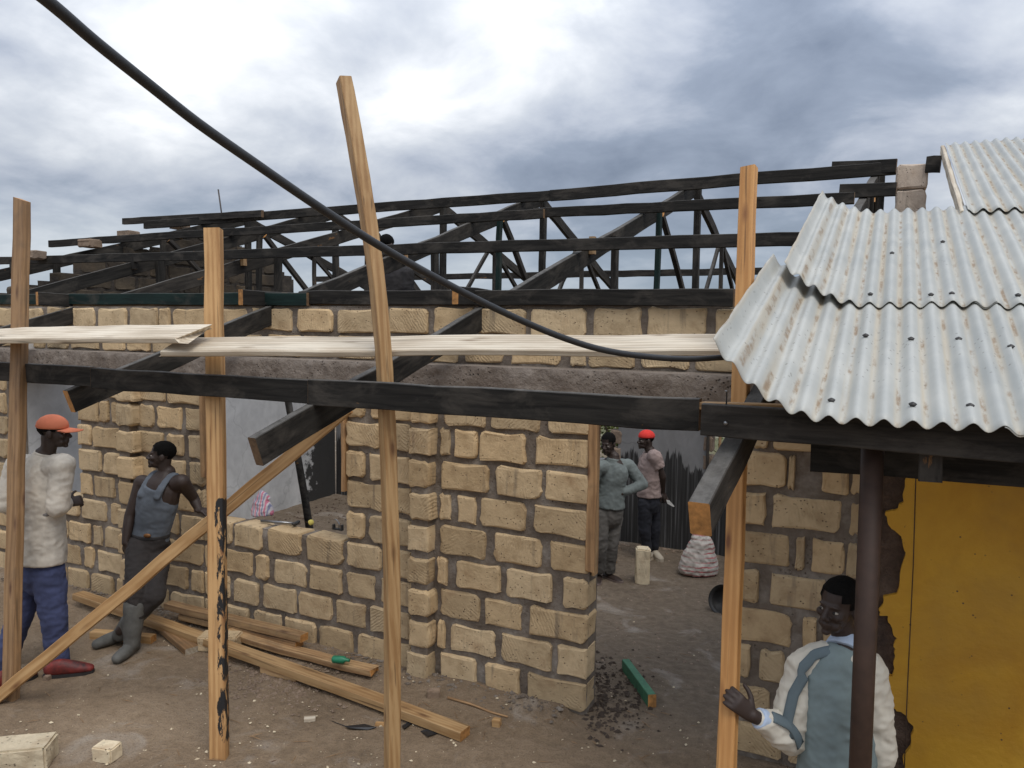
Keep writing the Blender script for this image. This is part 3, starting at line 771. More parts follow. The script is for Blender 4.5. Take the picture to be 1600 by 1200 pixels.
# diagonal brace
tag(beam('timber_brace', onG(-8, 1093, .02), atD(545, 636, 4.50), .055, .075, 'new_timber', None, wob=.006, broken=.02), 'long diagonal timber brace slanting up from the left post across the man in the vest', 'brace')

# ------------------------------------------------------------------ old house at right
oh = thing('old_house', (.9, YW, 0), 'old yellow painted house with corrugated metal roof at the right edge', 'house')
OX0 = onY(1345, 900, YW-.03).x
me = mortar_sheet(OX0, 2.2, -.1, 2.35, [], .03, .016, 21); mobj('mud_wall', me, 'mud', oh, Matrix.Translation((0, YW-.035, 0)))
mobj('wall_core', boxes_mesh([(OX0+.01, 2.2, -.02, .3, -.3, 2.35)]), 'mud', oh, T0)
A = lambda x, y: (1200+x/4, 800+y/4)
B = lambda x, y: (1100+x/3.6375, 870+y/3.6375)
outl = [(1424, 700), (1422, 742), (1414, 752), (1412, 785), (1397, 798), (1384, 800), (1386, 808), (1393, 826), (1408, 838), (1413, 860), (1412, 876), (1406, 900), (1401, 928), (1380, 932), (1376, 950), (1374, 961), (1388, 963), (1391, 975), (1396, 992), (1403, 998), (1396, 1010), (1399, 1026), (1394, 1057), (1382, 1058), (1381, 1078), (1382, 1094), (1393, 1106), (1408, 1112), (1427, 1134), (1424, 1161), (1413, 1181), (1413, 1200), (1420, 1240), (1416, 1300)]
ol = [onY(x, y, YW-.075) for x, y in outl]
fin = []
rn = random.Random(11)
for a, b_ in zip(ol, ol[1:]):
    fin.append((a.x, a.z))
    for t_ in (.33, .66):
        q = a.lerp(b_, t_); fin.append((q.x+rn.uniform(-.008, .008), q.z+rn.uniform(-.006, .006)))
fin.append((ol[-1].x, -.05)); left = fin
bm = bmesh.new()
pts = left + [(2.2, -.05), (2.2, 2.34), (left[0][0], 2.34)]
f_ = bm.faces.new([bm.verts.new((x, 0, z)) for x, z in pts])
r_ = bmesh.ops.extrude_face_region(bm, geom=[f_])
for v in r_['geom']:
    if isinstance(v, bmesh.types.BMVert): v.co.y += .034
bmesh.ops.triangulate(bm, faces=bm.faces); bmesh.ops.recalc_face_normals(bm, faces=bm.faces)
me = bpy.data.meshes.new('yellow'); bm.to_mesh(me); bm.free()
mobj('yellow_plaster', me, 'yellow_paint', oh, Matrix.Translation((0, YW-.079, 0)))
# a seam line scratched down the yellow plaster
s0, s1 = onY(1431, 745, YW-.08), onY(1413, 1200, YW-.08)
mobj('wall_seam', tube_mesh([s0, s0.lerp(s1, .3)+V((.004, 0, 0)), s0.lerp(s1, .7), s1], .0025, 5), 'mud', oh)
# eave timbers and pipe post
ea, eb = onY(1097, 655, 3.03), onY(1720, 702, 3.03)
eb = ea + (eb-ea)*((2.2-ea.x)/(eb.x-ea.x))
fb = beam('eave_beam', ea, eb, .05, .125, 'tarred_worn', oh, end='endgrain_dark', wob=.004)
beam('eave_lath', onY(975, 631, 3.16), onY(1300, 641, 3.16), .06, .03, 'new_timber', oh)
bb0, bb1 = onY(1268, 705, 3.32), onY(1720, 735, 3.32)
bb1 = bb0 + (bb1-bb0)*((2.2-bb0.x)/(bb1.x-bb0.x))
beam('support_beam', bb0, bb1, .08, .15, 'tarred', oh, end='tarred', wob=.003)
pt, pb = onY(1362, 735, 3.13), onY(1344, 1195, 3.13)
dd = (pb-pt)/(pt.z-pb.z); pg = pt + dd*(pt.z+.02)
mobj('pipe_post', tube_mesh([pg, pg.lerp(pt, .5), pt+V((0, .0, .10))], .040, 20), 'rust_pipe', oh)
beam('rafter_block', onY(1457, 692, 3.08), onY(1455, 752, 3.08), .075, .035, 'tarred_worn', oh, zhint=V((0, 1, 0)), end='tarred_worn')
for xx in (.75, 1.9): beam('rafter', V((xx, 3.42, rz(3.42, -.12))), V((xx, 9.1, rz(9.1, -.12))), .05, .12, 'tarred', oh)
nl0 = onY(1135, 632, 3.03); mobj('nail', tube_mesh([nl0-V((0, 0, .02)), nl0+V((0, 0, .05)), nl0+V((0, 0, .051)), nl0+V((0, 0, .054))], [.003, .003, .008, .008], 8), 'steel', oh)
nl1 = onY(1134, 661, 3.0); mobj('nail', tube_mesh([nl1, nl1-V((0, .006, 0))], .008, 8), 'steel', oh)
# masonry pier (stub of the old gable)
p0, p1 = onY(1399, 300, 8.9), onY(1449, 300, 8.9)
zt = onY(1425, 255, 8.9).z
pr = thing('masonry_pier', ((p0.x+p1.x)/2, 8.95, 0), 'stub of rough brown masonry pier beside the ridge at the metal roof', 'pier')
mobj('pier_core', boxes_mesh([(p0.x+.03, p1.x-.03, 8.92, 9.2, -.3, zt-.02)]), 'mortar', pr)
for k in range(9):
    brick(pr, V(((p0.x+p1.x)/2, 8.9, zt-.13-k*.26)), FY, (p1.x-p0.x)*BRN.uniform(.95, 1.05), .25, .25, 'pier_stone', .01, .03)
# corrugated sheets
SL = math.hypot(1, RS)
def sheet(x0, x1, y0, y1, z_off, curl=None, seed=0, nv=26):
    rn = random.Random(seed); P_ = .0875
    nu = int((x1-x0)/P_*12)
    mw = Matrix.Translation((0, 0, 0))
    ex = V((1, 0, 0)); ey = V((0, 1, RS)).normalized(); ez = V((0, -RS, 1)).normalized()
    org = V((x0, y0, rz(y0, z_off)))
    mw = Matrix.Identity(4)
    for i in range(3): mw[i][0], mw[i][1], mw[i][2], mw[i][3] = ex[i], ey[i], ez[i], org[i]
    Ln = (y1-y0)*SL; vs, fs = [], []
    for j in range(nv+1):
        v = j/nv*Ln
        for i in range(nu+1):
            u = (x1-x0)*i/nu
            z = .0155*math.cos(2*math.pi*u/P_)
            q = V((u*3+seed, v*2.2, 0))
            z += .006*noise.noise(q)+.003*noise.noise(q*3.1)
            vv = v
            xx = u
            if curl:
                c0, c1, cw = curl; k = max(0, 1-u/cw)
                z += (c0+(c1-c0)*j/nv)*k**1.7
                z += .012*noise.noise(V((v*5+seed, 2, 0)))*k
                xx = u + .05*k*k
            if j == 0: vv += .006*noise.noise(V((u*6, seed, 0)))
            if j == nv: vv += .008*noise.noise(V((u*9, seed+3, 0)))
            vs.append((xx, vv, z))
    n = nu+1
    for j in range(nv):
        for i in range(nu): fs.append((j*n+i, j*n+i+1, (j+1)*n+i+1, (j+1)*n+i))
    me = bpy.data.meshes.new('sheet'); me.from_pydata(vs, [], fs); me.update()
    for p in me.polygons: p.use_smooth = True
    o = mobj('roof_sheet', me, 'zinc', oh, mw)
    md = o.modifiers.new('thick', 'SOLIDIFY'); md.thickness = .0022; md.offset = -1
    return o, org, ex, ey, ez
P0 = .0875                              # all sheets keep step with one another, so their waves nest
SX0, SXM = -7*P0, 4*P0
ztop = .13
S1 = sheet(SX0, SXM+P0, 2.90, 4.35, ztop, (.28, .20, .42), 1)
S2 = sheet(SXM, SXM+11*P0, 2.90, 4.35, ztop-.006, None, 2)
S2b = sheet(SXM+10*P0, SXM+21*P0, 2.90, 4.35, ztop, None, 6)
S3 = sheet(SX0+P0, SXM+P0, 4.10, 6.14, ztop+.016, (.205, .165, .42), 3)
S4 = sheet(SXM, SXM+11*P0, 4.10, 6.14, ztop+.010, None, 4)
S4b = sheet(SXM+10*P0, SXM+21*P0, 4.10, 6.14, ztop+.016, None, 7)
S5 = sheet(SXM+P0, SXM+12*P0, 5.95, 9.08, ztop+.030, None, 5)
S6 = sheet(SXM+11*P0, SXM+22*P0, 5.95, 9.08, ztop+.024, None, 8)
fl = rp(1464, 290, .02)
beam('sheet_edge_lath', V((SXM+.065, 6.02, rz(6.02, .105))), V((SXM+.065, 9.06, rz(9.06, .105))), .035, .09, 'pale_plank', oh, end='pale_plank')
nm = tube_mesh([V((0, 0, -.012)), V((0, 0, .002)), V((0, 0, .006)), V((0, 0, .010))], [.003, .014, .009, .003], 10)
nm.materials.append(MATS['dark_iron'])
def roof_nail(px, py, S, mn='dark_iron'):
    o, org, ex, ey, ez = S
    r = ray(px, py); t_ = (org-CAM).dot(ez)/r.dot(ez); p = CAM + r*t_
    u, v = (p-org).dot(ex), (p-org).dot(ey)
    u = round(u/.0875)*.0875
    mw = WM[o] @ Matrix.Translation((u, v, .017))
    mobj('roof_nail', nm, [], oh, mw)
for q in ((1338, 530), (1440, 536), (1508, 536), (1312, 633), (1442, 640), (1531, 642), (1246, 515), (1579, 548)): roof_nail(*q, S1[:5] if q[0] < 1500 else S2)
for q in ((1355, 465), (1440, 466), (1496, 464), (1485, 382), (1592, 467), (1400, 400)): roof_nail(*q, S3 if q[0] < 1500 else S4)

# black cable
cp = [(-260, -270, 1.02), (-90, -128, 1.18), (75, 2, 1.36), (150, 66, 1.48), (235, 134, 1.60), (310, 193, 1.72), (400, 256, 1.85), (490, 318, 2.0), (570, 370, 2.14), (650, 417, 2.28), (730, 460, 2.42), (800, 494, 2.54), (870, 524, 2.66), (935, 545, 2.78), (1000, 556, 2.88), (1070, 561, 2.98), (1135, 558, 3.08), (1200, 552, 3.2)]
fine = []
P3 = [atD(*q) for q in cp]
P3.insert(0, P3[0]+(P3[0]-P3[1])*6)
for i in range(len(P3)-1):
    for j in range(4):
        t_ = j/4; P = [P3[max(0, min(len(P3)-1, i+k))] for k in (-1, 0, 1, 2)]
        if i == 0: fine.append(P3[0].lerp(P3[1], t_)); continue
        fine.append(.5*((2*P[1])+(P[2]-P[0])*t_+(2*P[0]-5*P[1]+4*P[2]-P[3])*t_*t_+(-P[0]+3*P[1]-3*P[2]+P[3])*t_**3))
fine.append(P3[-1])
tag(mobj('power_cable', tube_mesh(fine, .0115, 12), 'cable'), 'thick black cable sagging from the upper left down to the metal roof edge', 'cable')
# ------------------------------------------------------------------ people
TMP = bpy.data.scenes.new('scratch')      # keeps the fusing of bodies out of the big scene
class Shape:
    """closed lofts and ellipsoids that are fused into one continuous surface"""
    def __init__(s): s.v, s.f = [], []
    def ring(s, c, a, b_, n): s.v += [c + a*math.cos(2*math.pi*k/n) + b_*math.sin(2*math.pi*k/n) for k in range(n)]
    def loft(s, pts, rr, side=None, n=16, cap='round'):
        pts = [V(p) for p in pts]
        if side is None and len(pts) > 2:      # a jointed limb: one tapered capsule for each bone
            for i in range(len(pts)-1): s.loft(pts[i:i+2], rr[i:i+2], None, n, 'end' if cap == 'flat' and i == len(pts)-2 else 'round')
            return s
        rr = [(r, r) if not hasattr(r, '__len__') else r for r in rr]
        # smooth subdivision
        P, R_ = [], []
        for i in range(len(pts)-1):
            for j in range(4):
                t_ = j/4; q = [pts[max(0, min(len(pts)-1, i+k))] for k in (-1, 0, 1, 2)]
                g = [rr[max(0, min(len(rr)-1, i+k))] for k in (-1, 0, 1, 2)]
                def cr(a, b_, c, d): return .5*((2*b_)+(c-a)*t_+(2*a-5*b_+4*c-d)*t_*t_+(-a+3*b_-3*c+d)*t_**3)
                P.append(cr(*q)); R_.append((cr(*[x[0] for x in g]), cr(*[x[1] for x in g])))
        P.append(pts[-1]); R_.append(rr[-1])
        base = len(s.v); rings = 0
        def fr(i):
            t_ = (P[min(i+1, len(P)-1)]-P[max(i-1, 0)]).normalized()
            sd = V(side) if side is not None else (UP if abs(t_.z) < .8 else V((1, 0, 0)))
            a = (sd - t_*sd.dot(t_)).normalized(); return t_, a, t_.cross(a)
        t_, a, b_ = fr(0)
        if cap in ('round', 'end'):
            for k in (80, 55, 28):
                m = min(R_[0]); s.ring(P[0]-t_*(m*math.sin(rad(k))), a*(R_[0][0]*math.cos(rad(k))), b_*(R_[0][1]*math.cos(rad(k))), n); rings += 1
        for i in range(len(P)):
            t_, a, b_ = fr(i); s.ring(P[i], a*R_[i][0], b_*R_[i][1], n); rings += 1
        if cap == 'round':
            for k in (28, 55, 80):
                m = min(R_[-1]); s.ring(P[-1]+t_*(m*math.sin(rad(k))), a*(R_[-1][0]*math.cos(rad(k))), b_*(R_[-1][1]*math.cos(rad(k))), n); rings += 1
        for r in range(rings-1):
            for k in range(n): s.f.append((base+r*n+k, base+r*n+(k+1) % n, base+(r+1)*n+(k+1) % n, base+(r+1)*n+k))
        s.f.append(tuple(base+k for k in range(n))[::-1]); s.f.append(tuple(base+(rings-1)*n+k for k in range(n)))
        return s
    def ell(s, c, ax, ra, n=14):
        x, y, z = ax; rx, ry, rz_ = ra; base = len(s.v); m = 8
        for j in range(1, m):
            th = math.pi*j/m - math.pi/2
            s.ring(c + z*(rz_*math.sin(th)), x*(rx*math.cos(th)), y*(ry*math.cos(th)), n)
        s.v += [c-z*rz_, c+z*rz_]; lo, hi = len(s.v)-2, len(s.v)-1
        for r in range(m-2):
            for k in range(n): s.f.append((base+r*n+k, base+r*n+(k+1) % n, base+(r+1)*n+(k+1) % n, base+(r+1)*n+k))
        for k in range(n):
            s.f.append((lo, base+(k+1) % n, base+k)); q = base+(m-2)*n; s.f.append((hi, q+k, q+(k+1) % n))
        return s
    def mesh(s, org, voxel=.008, smooth=3, wrinkle=0, seed=0, fold=None):
        me = bpy.data.meshes.new('tmp'); me.from_pydata([tuple(v-org) for v in s.v], [], s.f); me.update()
        o = bpy.data.objects.new('tmp', me); TMP.collection.objects.link(o)
        md = o.modifiers.new('r', 'REMESH'); md.mode = 'VOXEL'; md.voxel_size = voxel; md.use_smooth_shade = True
        if smooth:
            sm = o.modifiers.new('s', 'SMOOTH'); sm.factor = .5; sm.iterations = smooth
        with bpy.context.temp_override(scene=TMP, view_layer=TMP.view_layers[0]): dg = bpy.context.evaluated_depsgraph_get()
        out = bpy.data.meshes.new_from_object(o.evaluated_get(dg)); bpy.data.objects.remove(o); bpy.data.meshes.remove(me)
        if wrinkle:
            nn = np.empty(len(out.vertices)*3, 'f'); out.vertices.foreach_get('normal', nn); nn = nn.reshape(-1, 3)
            cs = np.empty(len(out.vertices)*3, 'f'); out.vertices.foreach_get('co', cs); cs = cs.reshape(-1, 3)
            ds = np.empty(len(cs), 'f')
            for i, (x, y, z) in enumerate(cs.tolist()):
                x += seed*3.1; q = V((x, y, z))
                d = noise.noise(V((x*7, y*7, z*13))) + .7*(1-2*abs(noise.noise(V((x*10+z*9, y*10, z*15-x*7)))))
                d2 = 1-2*abs(noise.noise(V((x*16-z*12, y*16+z*6, z*22+x*9))))
                ds[i] = wrinkle*(d + .45*d2 + .3*noise.noise(q*34) - .3)
            out.vertices.foreach_set('co', (cs + nn*ds[:, None]).ravel()); out.update()
        for p in out.polygons: p.use_smooth = True
        return out
def axes(face, up=UP):
    f = face.normalized(); r = f.cross(up).normalized(); return r, f, r.cross(f)      # right, forward, up
def head(S, c, ax, s=1.0, neck=None):
    """c = point under the chin on the head's axis"""
    r, f, u = ax
    L = lambda x, y, z: c + r*(x*s) + f*(y*s) + u*(z*s)
    E = lambda x, y, z, a, b_, d: S.ell(L(x, y, z), ax, (a*s, b_*s, d*s))
    E(0, -.014, .148, .073, .094, .080); E(0, .020, .098, .060, .066, .083); E(0, .036, .034, .043, .046, .032)
    E(0, .074, .128, .048, .014, .010)
    for q in (-1, 1):
        E(q*.036, .060, .086, .024, .022, .020); E(q*.013, .094, .075, .011, .012, .009); E(q*.073, -.012, .098, .009, .022, .031)
        E(q*.028, .056, .042, .020, .020, .020)
    S.loft([L(0, .082, .118), L(0, .094, .098), L(0, .106, .080)], [.008*s, .010*s, .012*s], n=10)
    E(0, .086, .052, .025, .013, .0085); E(0, .083, .039, .022, .013, .0085); E(0, .076, .014, .020, .018, .014)
    if neck is not None: S.loft([L(0, -.030, .08), L(0, -.028, .02), V(neck)], [.052*s, .051*s, .056*s])
    return L
def face_parts(root, L, ax, s, eyes=True, hair=True, gaze=0):
    r, f, u = ax
    if eyes:
        for q in (-1, 1):
            E_ = Shape().ell(L(q*.030, .0715, .105), ax, (.0125*s, .009*s, .0052*s), 12)
            w_ = mobj('eye', mesh([v-WM[root].translation for v in E_.v], E_.f, True), 'eye_white', root, WM[root].copy())
            I_ = Shape().ell(L(q*.030+gaze, .0775, .105), ax, (.0068*s, .0045*s, .0058*s), 10)
            mobj('iris', mesh([v-WM[root].translation for v in I_.v], I_.f, True), 'iris', w_, WM[root].copy())
    if hair:
        Hs = Shape().ell(L(0, -.016, .150), ax, (.078*s, .098*s, .0835*s), 40)
        c0 = L(0, 0, 0); keep = []
        for fc in Hs.f:
            m = sum((Hs.v[i] for i in fc), V((0, 0, 0)))/len(fc)-c0; y, z_ = m.dot(f)/s, m.dot(u)/s
            if z_ > (.105 + .95*max(0, y+.005)) or (y < -.05 and z_ > .075): keep.append(fc)
        me = bpy.data.meshes.new('hair'); o_ = WM[root].translation
        me.from_pydata([tuple(v-o_) for v in Hs.v], [], keep); me.update()
        for p in me.polygons: p.use_smooth = True
        ob = mobj('hair', me, 'hair', root, WM[root].copy())
def hand(S, w_, d, nrm, s=1.0, thumb=1, curl=.35, spread=.06, tc=.5):
    """w_ wrist, d towards the fingers, nrm out of the back of the hand, thumb = which side"""
    d = d.normalized(); nrm = (nrm-d*nrm.dot(d)).normalized(); t_ = nrm.cross(d)*thumb
    S.loft([w_-d*.02*s, w_+d*.03*s, w_+d*.085*s], [(.026*s, .019*s), (.036*s, .016*s), (.041*s, .013*s)], side=t_)
    for i, (off, ln) in enumerate(((.031, .072), (.0105, .082), (-.0105, .076), (-.031, .058))):
        p = w_ + d*.080*s + t_*off*s; dr = (d + t_*spread*(1.5-i)*.6).normalized(); pts = [p]; a = 0
        for k, fr_ in enumerate((.45, .32, .23)):
            a += curl*(.8 if k == 0 else 1.1)
            q = dr*math.cos(a) - nrm*math.sin(a); p = p + q*(ln*fr_*s); pts.append(p)
        S.loft(pts, [.0098*s, .0092*s, .0085*s, .0072*s], n=10)
    p = w_ + d*.025*s + t_*.026*s; pts = [p]
    for k, ln in enumerate((.036, .030, .024)):
        q = (t_*(1-.28*k) + d*(.75+.2*k) - nrm*tc*(.4+.4*k)).normalized(); p = p + q*ln*s; pts.append(p)
    S.loft(pts, [.014*s, .012*s, .0105*s, .009*s], n=10)
def cap(root, L, ax, s, m, brim=True, tilt=0):
    r, f, u = ax
    S = Shape(); S.ell(L(0, -.012, .150), ax, (.085*s, .106*s, .086*s), 24)
    o_ = WM[root].translation; c0 = L(0, 0, 0); vs = []
    for v in S.v:
        q = v-c0; z_ = q.dot(u)/s; y_ = q.dot(f)/s
        lim = .138 + .10*y_*0
        if z_ < lim: v = v + u*((lim-z_)*s)
        vs.append(v-o_)
    k = mobj('cap', mesh(vs, S.f, True), m, root, WM[root].copy())
    if brim:
        B_ = Shape(); n = 9; vv, ff = [], []
        for j in range(2):
            for i in range(n):
                a = rad(-62+124*i/(n-1)); 
                for (rr, dz) in ((.086, .0), (.165 if True else 0, -.012)):
                    x = math.sin(a)*(.082 if rr < .1 else .080); y = math.cos(a)*rr*1.05 if rr > .1 else math.cos(a)*.100
                    vv.append(L(x, y-.012 if rr < .1 else y*1.08, .146+dz-.008*abs(math.sin(a))*2 - j*.006)-o_)
        for j in range(2):
            for i in range(n-1):
                b0 = j*n*2+i*2; ff.append((b0, b0+1, b0+3, b0+2))
        for i in range(n-1): ff.append((i*2+1, n*2+i*2+1, n*2+i*2+3, i*2+3))
        mobj('brim', mesh(vv, ff, True), m, k, WM[root].copy())
def shoe(root, name, ank, d, m, s=1.0, sole='shoe_sole', h=.05, flat=False):
    d = V((d.x, d.y, 0)).normalized(); z0 = ank.z; o_ = WM[root].translation
    S = Shape(); g = V((ank.x, ank.y, z0))
    hh = (.050, .058, .050, .038, .030) if not flat else (.022, .026, .026, .022, .016)
    pts = [g - d*.055*s + UP*hh[0]*s, g + UP*hh[1]*s, g + d*.07*s + UP*hh[2]*s, g + d*.14*s + UP*hh[3]*s, g + d*.185*s + UP*hh[4]*s]
    S.loft(pts, [(hh[0]*.95*s, .034*s), (hh[1]*.98*s, .040*s), (hh[2]*.95*s, .046*s), (hh[3]*s*.9, .046*s), (hh[4]*.85*s, .036*s)], side=UP)
    sh = mobj(name, S.mesh(o_, .007, 2), m, root, WM[root].copy())
    if sole:
        r = d.cross(UP); vs, fs = [], []
        out = [(-.085, -.026), (-.095, 0), (-.085, .026), (0, .038), (.09, .049), (.16, .046), (.205, .022), (.212, 0), (.205, -.022), (.16, -.046), (.09, -.049), (0, -.038)]
        for z_ in (-.002, .02):
            for x, y in out: vs.append(g + d*x*s + r*y*s + UP*z_ - o_)
        n = len(out); fs = [tuple(range(n)), tuple(range(n, 2*n))] + [(k, (k+1) % n, n+(k+1) % n, n+k) for k in range(n)]
        mobj('sole', mesh(vs, fs), sole, sh, WM[root].copy())
def part(root, name, S, m, voxel=.010, smooth=3, wrinkle=.004, seed=0):
    return mobj(name, S.mesh(WM[root].translation, voxel, smooth, wrinkle, seed), m, root, WM[root].copy())
def lerp(a, b_, t_): return a + (b_-a)*t_

# -- man in the orange cap, seen from behind, left of the brown post
g = onG(88, 1046); D1 = (g-CAM).dot(FH); J = lambda x, y, db=0: atD(x, y, D1+db)
r1 = thing('person', V((J(60, 1050).x, J(60, 1050).y, gz(0, 0))), 'man in orange cap, loose cream shirt and blue jeans seen from behind', 'person')
S = Shape(); ax1 = axes(RH*.93+FH*.38)
L = head(S, J(84, 699), axes(RH*.95+FH*.25-UP*.05), .98, J(72, 716))
axh1 = axes(RH*.95+FH*.25-UP*.05)
tf = axes(RH*.55+FH*.8); sd = tf[0]
sR, sL = J(97, 727, -.10), J(28, 727, .08)
hp = J(60, 880)
S.loft([J(60, 890), J(60, 820), J(62, 760), J(66, 728), J(70, 712)], [(.15, .11), (.14, .10), (.17, .12), (.15, .10), (.07, .07)], side=sd)
elR, wrR = J(90, 792, -.14), J(105, 786, .04)
elL, wrL = J(8, 786, .05), J(28, 800, .25)
S.loft([sR, elR, wrR], [.055, .045, .034]); S.loft([sL, elL, wrL], [.055, .045, .034])
hand(S, wrR, RH*.55+FH*.75+UP*.05, UP*.3-FH*.2+RH*.5, 1, 1, .75)
hand(S, wrL, RH*.5+FH*.7, UP, 1, -1, .6)
kR, kL = J(84, 966, -.06), J(30, 968, .02); aR = J(90, 1030, -.03); aL = J(4, 1040, .02)
for a, k, e in ((J(78, 890, -.05), kR, aR), (J(44, 890, .05), kL, aL)): S.loft([a, k, e], [.08, .055, .04])
part(r1, 'body', S, 'skin', .0065, 2, 0)
face_parts(r1, L, axh1, .98)
cap(r1, L, axh1, .98, 'orange_cap')
S = Shape(); S.loft([J(60, 873), J(61, 845), J(63, 800), J(64, 760), J(66, 735), J(69, 720), J(71, 710)], [(.235, .165), (.222, .158), (.200, .142), (.205, .14), (.195, .12), (.13, .10), (.075, .075)], side=sd, cap='flat')
S.loft([lerp(sR, J(66, 735), .35), sR, lerp(sR, elR, .5), elR, lerp(elR, wrR, .82)], [.09, .082, .074, .070, .050], cap='round')
S.loft([lerp(sL, J(66, 735), .35), sL, lerp(sL, elL, .5), elL, lerp(elL, wrL, .8)], [.09, .082, .074, .068, .05])
sh = part(r1, 'shirt', S, 'cream_shirt', .008, 4, .0055, 1)
S = Shape(); S.loft([J(70, 716), J(72, 707)], [(.085, .082), (.074, .072)], side=sd, cap='flat'); part(r1, 'collar', S, 'cream_shirt', .006, 1, .002)
S = Shape(); S.ell(J(71, 804, -.135), (RH, UP, FH), (.028, .018, .02)); part(r1, 'shirt_stain', S, 'stain', .006, 1, 0)
S = Shape(); S.loft([J(60, 860), J(60, 895), J(61, 905)], [(.165, .12), (.17, .125), (.15, .11)], side=sd)
S.loft([J(76, 890, -.05), lerp(J(76, 890, -.05), kR, .5), kR, lerp(kR, aR, .5), aR+UP*.0, J(92, 1042, -.04)], [.105, .098, .083, .078, .074, .070], cap='flat')
S.loft([J(45, 890, .05), lerp(J(45, 890, .05), kL, .5), kL, lerp(kL, aL, .5), aL, J(2, 1052, .02)], [.105, .098, .083, .078, .074, .070], cap='flat')
part(r1, 'jeans', S, 'jeans', .009, 2, .007, 3)
gr = onG(92, 1056); shoe(r1, 'shoe', V((gr.x, gr.y, gz(gr.x, gr.y))), RH*.95+FH*.32, 'red_shoe', 1.05, 'black_rubber')
gl = onG(4, 1075); shoe(r1, 'shoe', V((gl.x, gl.y, gz(gl.x, gl.y))), RH*.5+FH*.8, 'red_shoe', 1.05, 'black_rubber')

# -- man in the grey vest leaning on the wall
g = onG(205, 1024); D2 = (g-CAM).dot(FH); J = lambda x, y, db=0: atD(x, y, D2+db)
r2 = thing('person', V((g.x, g.y, gz(g.x, g.y))), 'man in grey vest and rubber boots leaning back against the block wall', 'person')
S = Shape(); axh2 = axes(-RH*.93-FH*.30+UP*.12)
L = head(S, J(250, 732, .42), axh2, .95, J(262, 744, .44))
tf = axes(-RH*.35-FH*.93); sd = tf[0]
sA, sB = J(222, 754, .47), J(284, 753, .36)     # screen left, screen right shoulder
S.loft([J(234, 850, .42), J(238, 828, .42), J(246, 790, .42), J(253, 762, .42), J(258, 748, .43), J(262, 738, .44)], [(.145, .11), (.135, .10), (.160, .115), (.165, .11), (.115, .08), (.06, .06)], side=sd)
eA, wA = J(203, 806, .40), J(196, 848, .32); eB, wB = J(303, 779, .50), J(311, 797, .46)
S.loft([lerp(sA, J(253, 762, .42), .3), sA, lerp(sA, eA, .45), eA, lerp(eA, wA, .4), wA], [.065, .062, .050, .042, .040, .028])
S.loft([lerp(sB, J(253, 762, .42), .3), sB, lerp(sB, eB, .45), eB, lerp(eB, wB, .4), wB], [.065, .062, .050, .042, .040, .028])
hand(S, wA, -UP*.97+RH*.18-FH*.05, -RH*.55-FH*.8, 1.0, -1, .28, .1)
hand(S, wB, RH*.80+FH*.45-UP*.15, UP*.8-FH*.4, .95, -1, .25, .1)
hA, hB = J(218, 855, .36), J(247, 857, .45); kA, kB = J(212, 925, .08), J(240, 932, .12); aA, aB = J(206, 1000, 0), J(189, 985, .10)
S.loft([hA, kA, aA], [.085, .058, .042]); S.loft([hB, kB, aB], [.085, .058, .042])
part(r2, 'body', S, 'skin', .0062, 2, 0)
face_parts(r2, L, axh2, .95)
S = Shape(); S.loft([J(235, 840, .42), J(238, 826, .42), J(243, 800, .42), J(247, 782, .42), J(252, 762, .42)], [(.156, .124), (.148, .116), (.165, .126), (.172, .130), (.140, .124)], side=sd, cap='flat')
c1, c2_, c3 = J(251, 768, .42), J(256, 753, .43), J(258, 744, .43)
for q in (-1, 1):
    S.loft([c1+sd*q*.078+tf[1]*.122-UP*.02, c2_+sd*q*.085+tf[1]*.092, c3+sd*q*.088+UP*.022, c2_+sd*q*.085-tf[1]*.09, c1+sd*q*.085-tf[1]*.115], [(.033, .014)]*5, side=sd)
part(r2, 'vest', S, 'grey_vest', .0075, 2, .004, 4)
S = Shape(); S.loft([J(235, 834, .42), J(234, 850, .41), J(234, 868, .40)], [(.150, .116), (.152, .122), (.13, .11)], side=sd)
S.loft([hA, lerp(hA, kA, .5), kA, lerp(kA, aA, .35), lerp(kA, aA, .55)], [.098, .086, .076, .070, .064])
S.loft([hB, lerp(hB, kB, .5), kB, lerp(kB, aB, .35), lerp(kB, aB, .55)], [.098, .088, .078, .072, .064])
part(r2, 'trousers', S, 'dark_trousers', .009, 2, .007, 5)
S = Shape(); S.loft([J(235, 838, .42), J(235, 832, .42)], [(.164, .127), (.164, .127)], side=sd, cap='flat'); bt = part(r2, 'belt', S, 'black_rubber', .006, 1, 0)
S = Shape(); S.ell(J(230, 837, .285), (RH, UP, FH), (.030, .018, .012)); mobj('buckle', S.mesh(WM[r2].translation, .004, 1), 'buckle', bt, WM[r2].copy())
for k, a, gp, dr in ((kA, aA, onG(206, 1022), -FH*.9-RH*.1), (kB, aB, onG(187, 1003), -FH*.7-RH*.5)):
    S = Shape(); z0 = gz(gp.x, gp.y); gg = V((gp.x, gp.y, z0)); top = lerp(k, a, .42); d_ = dr.normalized()
    S.loft([lerp(k, a, .30), lerp(k, a, .7), lerp(a, gg, .3), gg+UP*.06], [.079, .068, .056, .046], cap='round')
    S.loft([gg-d_*.05+UP*.045, gg+UP*.052, gg+d_*.09+UP*.047, gg+d_*.17+UP*.040], [(.044, .038), (.052, .042), (.046, .048), (.036, .040)], side=UP)
    part(r2, 'rubber_boot', S, 'boot_rubber', .008, 2, .003, 6)

